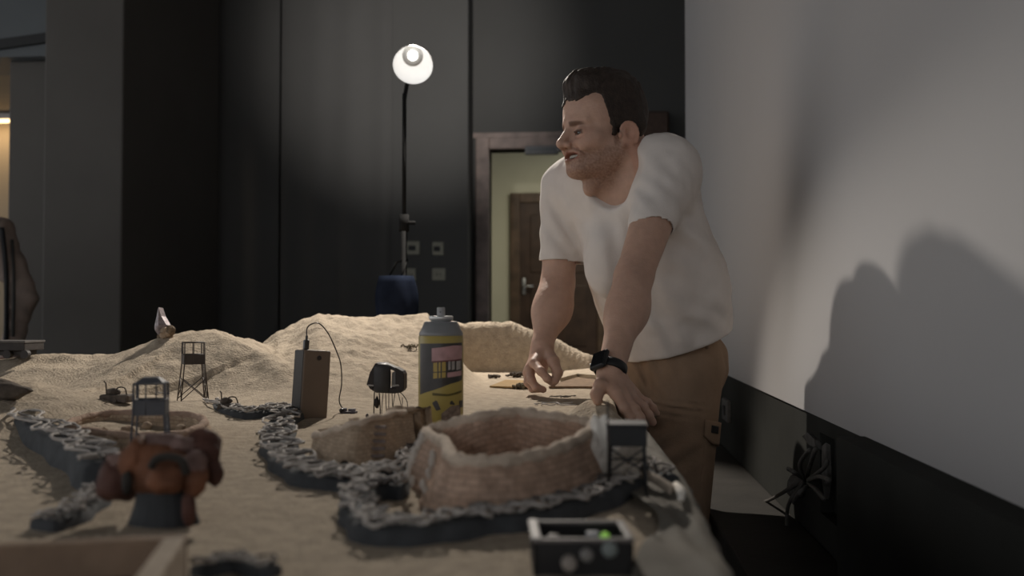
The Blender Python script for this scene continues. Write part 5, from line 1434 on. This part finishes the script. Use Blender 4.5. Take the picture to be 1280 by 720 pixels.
def cap_fn(X):
    q = X - hd; d = (q - np.array([0, .010, .018])) / np.array([.083, .102, .108]); l = np.linalg.norm(d, axis=-1)
    e_ = (l - 1) * .085 + .0012 * np.sin(q[..., 0] * 300 + q[..., 2] * 120)
    keep = np.minimum(.062 - q[..., 2] + .5 * np.abs(q[..., 0]) * 0, np.maximum(-q[..., 1] - .012, -.035 - q[..., 2]))
    return np.maximum(e_, keep)
Bh.add((cap_fn, hd - .15, hd + .15), 0)
vh_, qh_ = Bh.mesh(); np_obj('hair', vh_, qh_, M_hair, bystander, True, relax=1)
for s in (-1, 1):
    obj('eyeball', lathe([(.0115 * math.sin(PI * k / 10), -.0115 * math.cos(PI * k / 10)) for k in range(11)], hd + np.array([s * .030, -.084, .0]), (0, -1, 0), 16), M_eye, bystander, True)
Jk = Field(W3(-140, 600) - np.array([.1, .4, .1]), W3(70, 250) + np.array([.12, .35, .1]), .0085)
Jk.add(fcone(W3(-50, 315), W3(-50, 480), .185, .185, np.array([0, 1., 0]), .68), .05)
for (a, b, c_) in ((W3(-2, 292), W3(30, 372), W3(12, 448, -.20)), (W3(-100, 292), W3(-122, 372), W3(-102, 448, -.20))):
    Jk.add(cone(a, b, .075, .062), .05); Jk.add(cone(b, c_, .060, .048), .03)
Jk.add(cone(W3(-95, 290), W3(-8, 288), .07, .07), .06)
Jk.warp(lambda p: .012 * pnoise(p[:, 0] * 9, p[:, 1] * 9, p[:, 2] * 6) + .004 * np.sin(p[:, 2] * 70 + 4 * pnoise(p[:, 0] * 8, p[:, 1] * 8, p[:, 2] * 8)))
Jk.sub(cone(W3(-52, 285, -.02), W3(-52, 240, -.02), .062, .075), .01)
v_, q_ = Jk.mesh(); jk = np_obj('jacket', v_, q_, M_jack, bystander, True, relax=1)
obj('hood_collar', tube(bez([W3(-92, 282, .03), W3(-75, 272, .10), W3(-50, 268, .13), W3(-25, 269, .10), W3(-4, 277, .02), W3(-18, 300, -.11), W3(-36, 325, -.13)], 6), .026, 10), M_jack, bystander, True)
def jtube(pix, r_, m, name):
    pts = []
    for px, py in pix:
        a = W3(px, py, -.5); q = a.copy()
        D = np.linalg.norm
        for k in range(200):
            q = W3(px, py, -.4 + .004 * k)
            if np.min(np.abs(v_ - q).sum(1)) < .022: break
        pts.append(q + np.array([0, -.006, 0]))
    obj(name, tube(bez(pts, 5), r_, 8), m, bystander, True)
jtube([(3, 285), (7, 320), (9, 360), (9, 400), (8, 430)], .012, M_blk, 'bag_strap')
jtube([(16, 300), (18, 340), (18, 380), (17, 420)], .008, mat('jacket_zip_tape', (.035, .033, .03), .7), 'zip')
Lg = Field(W3(-140, 650) - np.array([.1, .75, .0]), W3(60, 440) + np.array([.1, .3, .1]), .012)
for sx_ in (-85, -15):
    a = W3(sx_, 492); k_ = a + np.array([0, -.42, .02]); ft = np.array([k_[0], k_[1] + .02, .09])
    Lg.add(cone(a, k_, .085, .068), .03); Lg.add(cone(k_, ft, .066, .05), .02)
Lg.add(cone(W3(-85, 490), W3(-15, 490), .11, .11), .04)
v2_, q2_ = Lg.mesh(); np_obj('trousers', v2_, q2_, mat('dark_grey_trousers', (.05, .05, .055), .9, .1, 20), bystander, True)
for sx_ in (-85, -15):
    a = W3(sx_, 492); ft = np.array([a[0], a[1] - .40, .05])
    sh = Field(ft - .25, ft + .2, .008); sh.add(cone(ft + np.array([0, .01, 0]), ft + np.array([0, -.15, -.012]), .05, .036), .02); sh.sub(slab((0, 0, .003), (0, 0, -1), ft - .3, ft + .2), 0)
    v3_, q3_ = sh.mesh(); np_obj('shoe', v3_, q3_, M_shoe, bystander, True)
st = W3(-50, 520)
t = thing('stool', 'dark stool under the seated person at the left frame edge', 'stool', (st[0], st[1] + .02, 0))
zs_ = W3(-50, 490)[2] - .115
obj('seat', lathe([(.0001, zs_), (.17, zs_), (.18, zs_ - .015), (.17, zs_ - .035), (.0001, zs_ - .035)], (st[0], st[1] + .02, 0)), M_blk, t, True)
for k in range(4):
    a = PI / 4 + k * PI / 2; obj('leg', tube([(st[0] + .12 * math.cos(a), st[1] + .02 + .12 * math.sin(a), zs_ - .03), (st[0] + .19 * math.cos(a), st[1] + .02 + .19 * math.sin(a), .0)], .013), M_blk, t, True)
AMB = 1.02
# ================================================================ camera, light
cam = bpy.data.cameras.new('camera'); co = bpy.data.objects.new('camera', cam); C.objects.link(co)
cam.sensor_width = 36; cam.lens = 36 * F / 1280
M = Matrix((RGT, UPV, -FWD)).transposed().to_4x4(); M.translation = EYE; co.matrix_world = M
cam.dof.use_dof = True; cam.dof.focus_distance = 1.85; cam.dof.aperture_fstop = 4.2; cam.clip_start = .02
sc = bpy.context.scene; sc.camera = co
sc.view_settings.view_transform = 'Standard'; sc.view_settings.look = 'None'; sc.view_settings.exposure = 0; sc.view_settings.gamma = 1
sc.view_settings.use_curve_mapping = False
w = bpy.data.worlds.new('room_ambience'); sc.world = w; w.use_nodes = True
bg = w.node_tree.nodes['Background']; bg.inputs['Color'].default_value = (.95, .97, 1, 1); bg.inputs['Strength'].default_value = AMB
sc.cycles.use_denoising = True
try: sc.cycles.denoiser = 'OPENIMAGEDENOISE'
except Exception: pass
sc.cycles.max_bounces = 6; sc.cycles.sample_clamp_indirect = 4
# the work lamp
def lamp(name, kind, loc, energy, col, **kw):
    l = bpy.data.lights.new(name, kind); l.energy = energy; l.color = col
    for k, v in kw.items(): setattr(l, k, v)
    o = bpy.data.objects.new(name, l); C.objects.link(o); o.location = loc; return o
sp = lamp('lamp_beam', 'SPOT', LP + AX * .02 + Vector((0, 0, -.02)), 30, (1, .94, .86), spot_size=math.radians(70), spot_blend=.7, shadow_soft_size=.02)
sp.rotation_euler = Vector((-.42, -.70, -.58)).to_track_quat('-Z', 'Y').to_euler()
kp = lamp('added_key_beam', 'SPOT', KP + KA * .01, 168, (1, .92, .82), spot_size=math.radians(99), spot_blend=.22, shadow_soft_size=.022)  # beam of the added unseen lamp, does most of the lighting
kp.rotation_euler = KA.to_track_quat('-Z', 'Y').to_euler()
# added spot that imitates the glow round the visible lamp on the back wall
bs = lamp('added_wall_glow', 'SPOT', LP - AX * .14, 400, (1, .95, .90), spot_size=math.radians(40), spot_blend=1.0, shadow_soft_size=.03)
bs.rotation_euler = Vector((-.186, 1, .26)).to_track_quat('-Z', 'Y').to_euler()
nl = lamp('niche_strip', 'AREA', (px0 - 1.2, pY + 1.55, nz - .06), 7, (1, .72, .42), shape='RECTANGLE', size=2.0, size_y=.06)
# hall lighting beyond the doorway
hl = lamp('hall_light', 'AREA', ((dx0 + dx1) / 2 + .2, 9.6, 2.75), 44, (1, .93, .75), size=1.2)
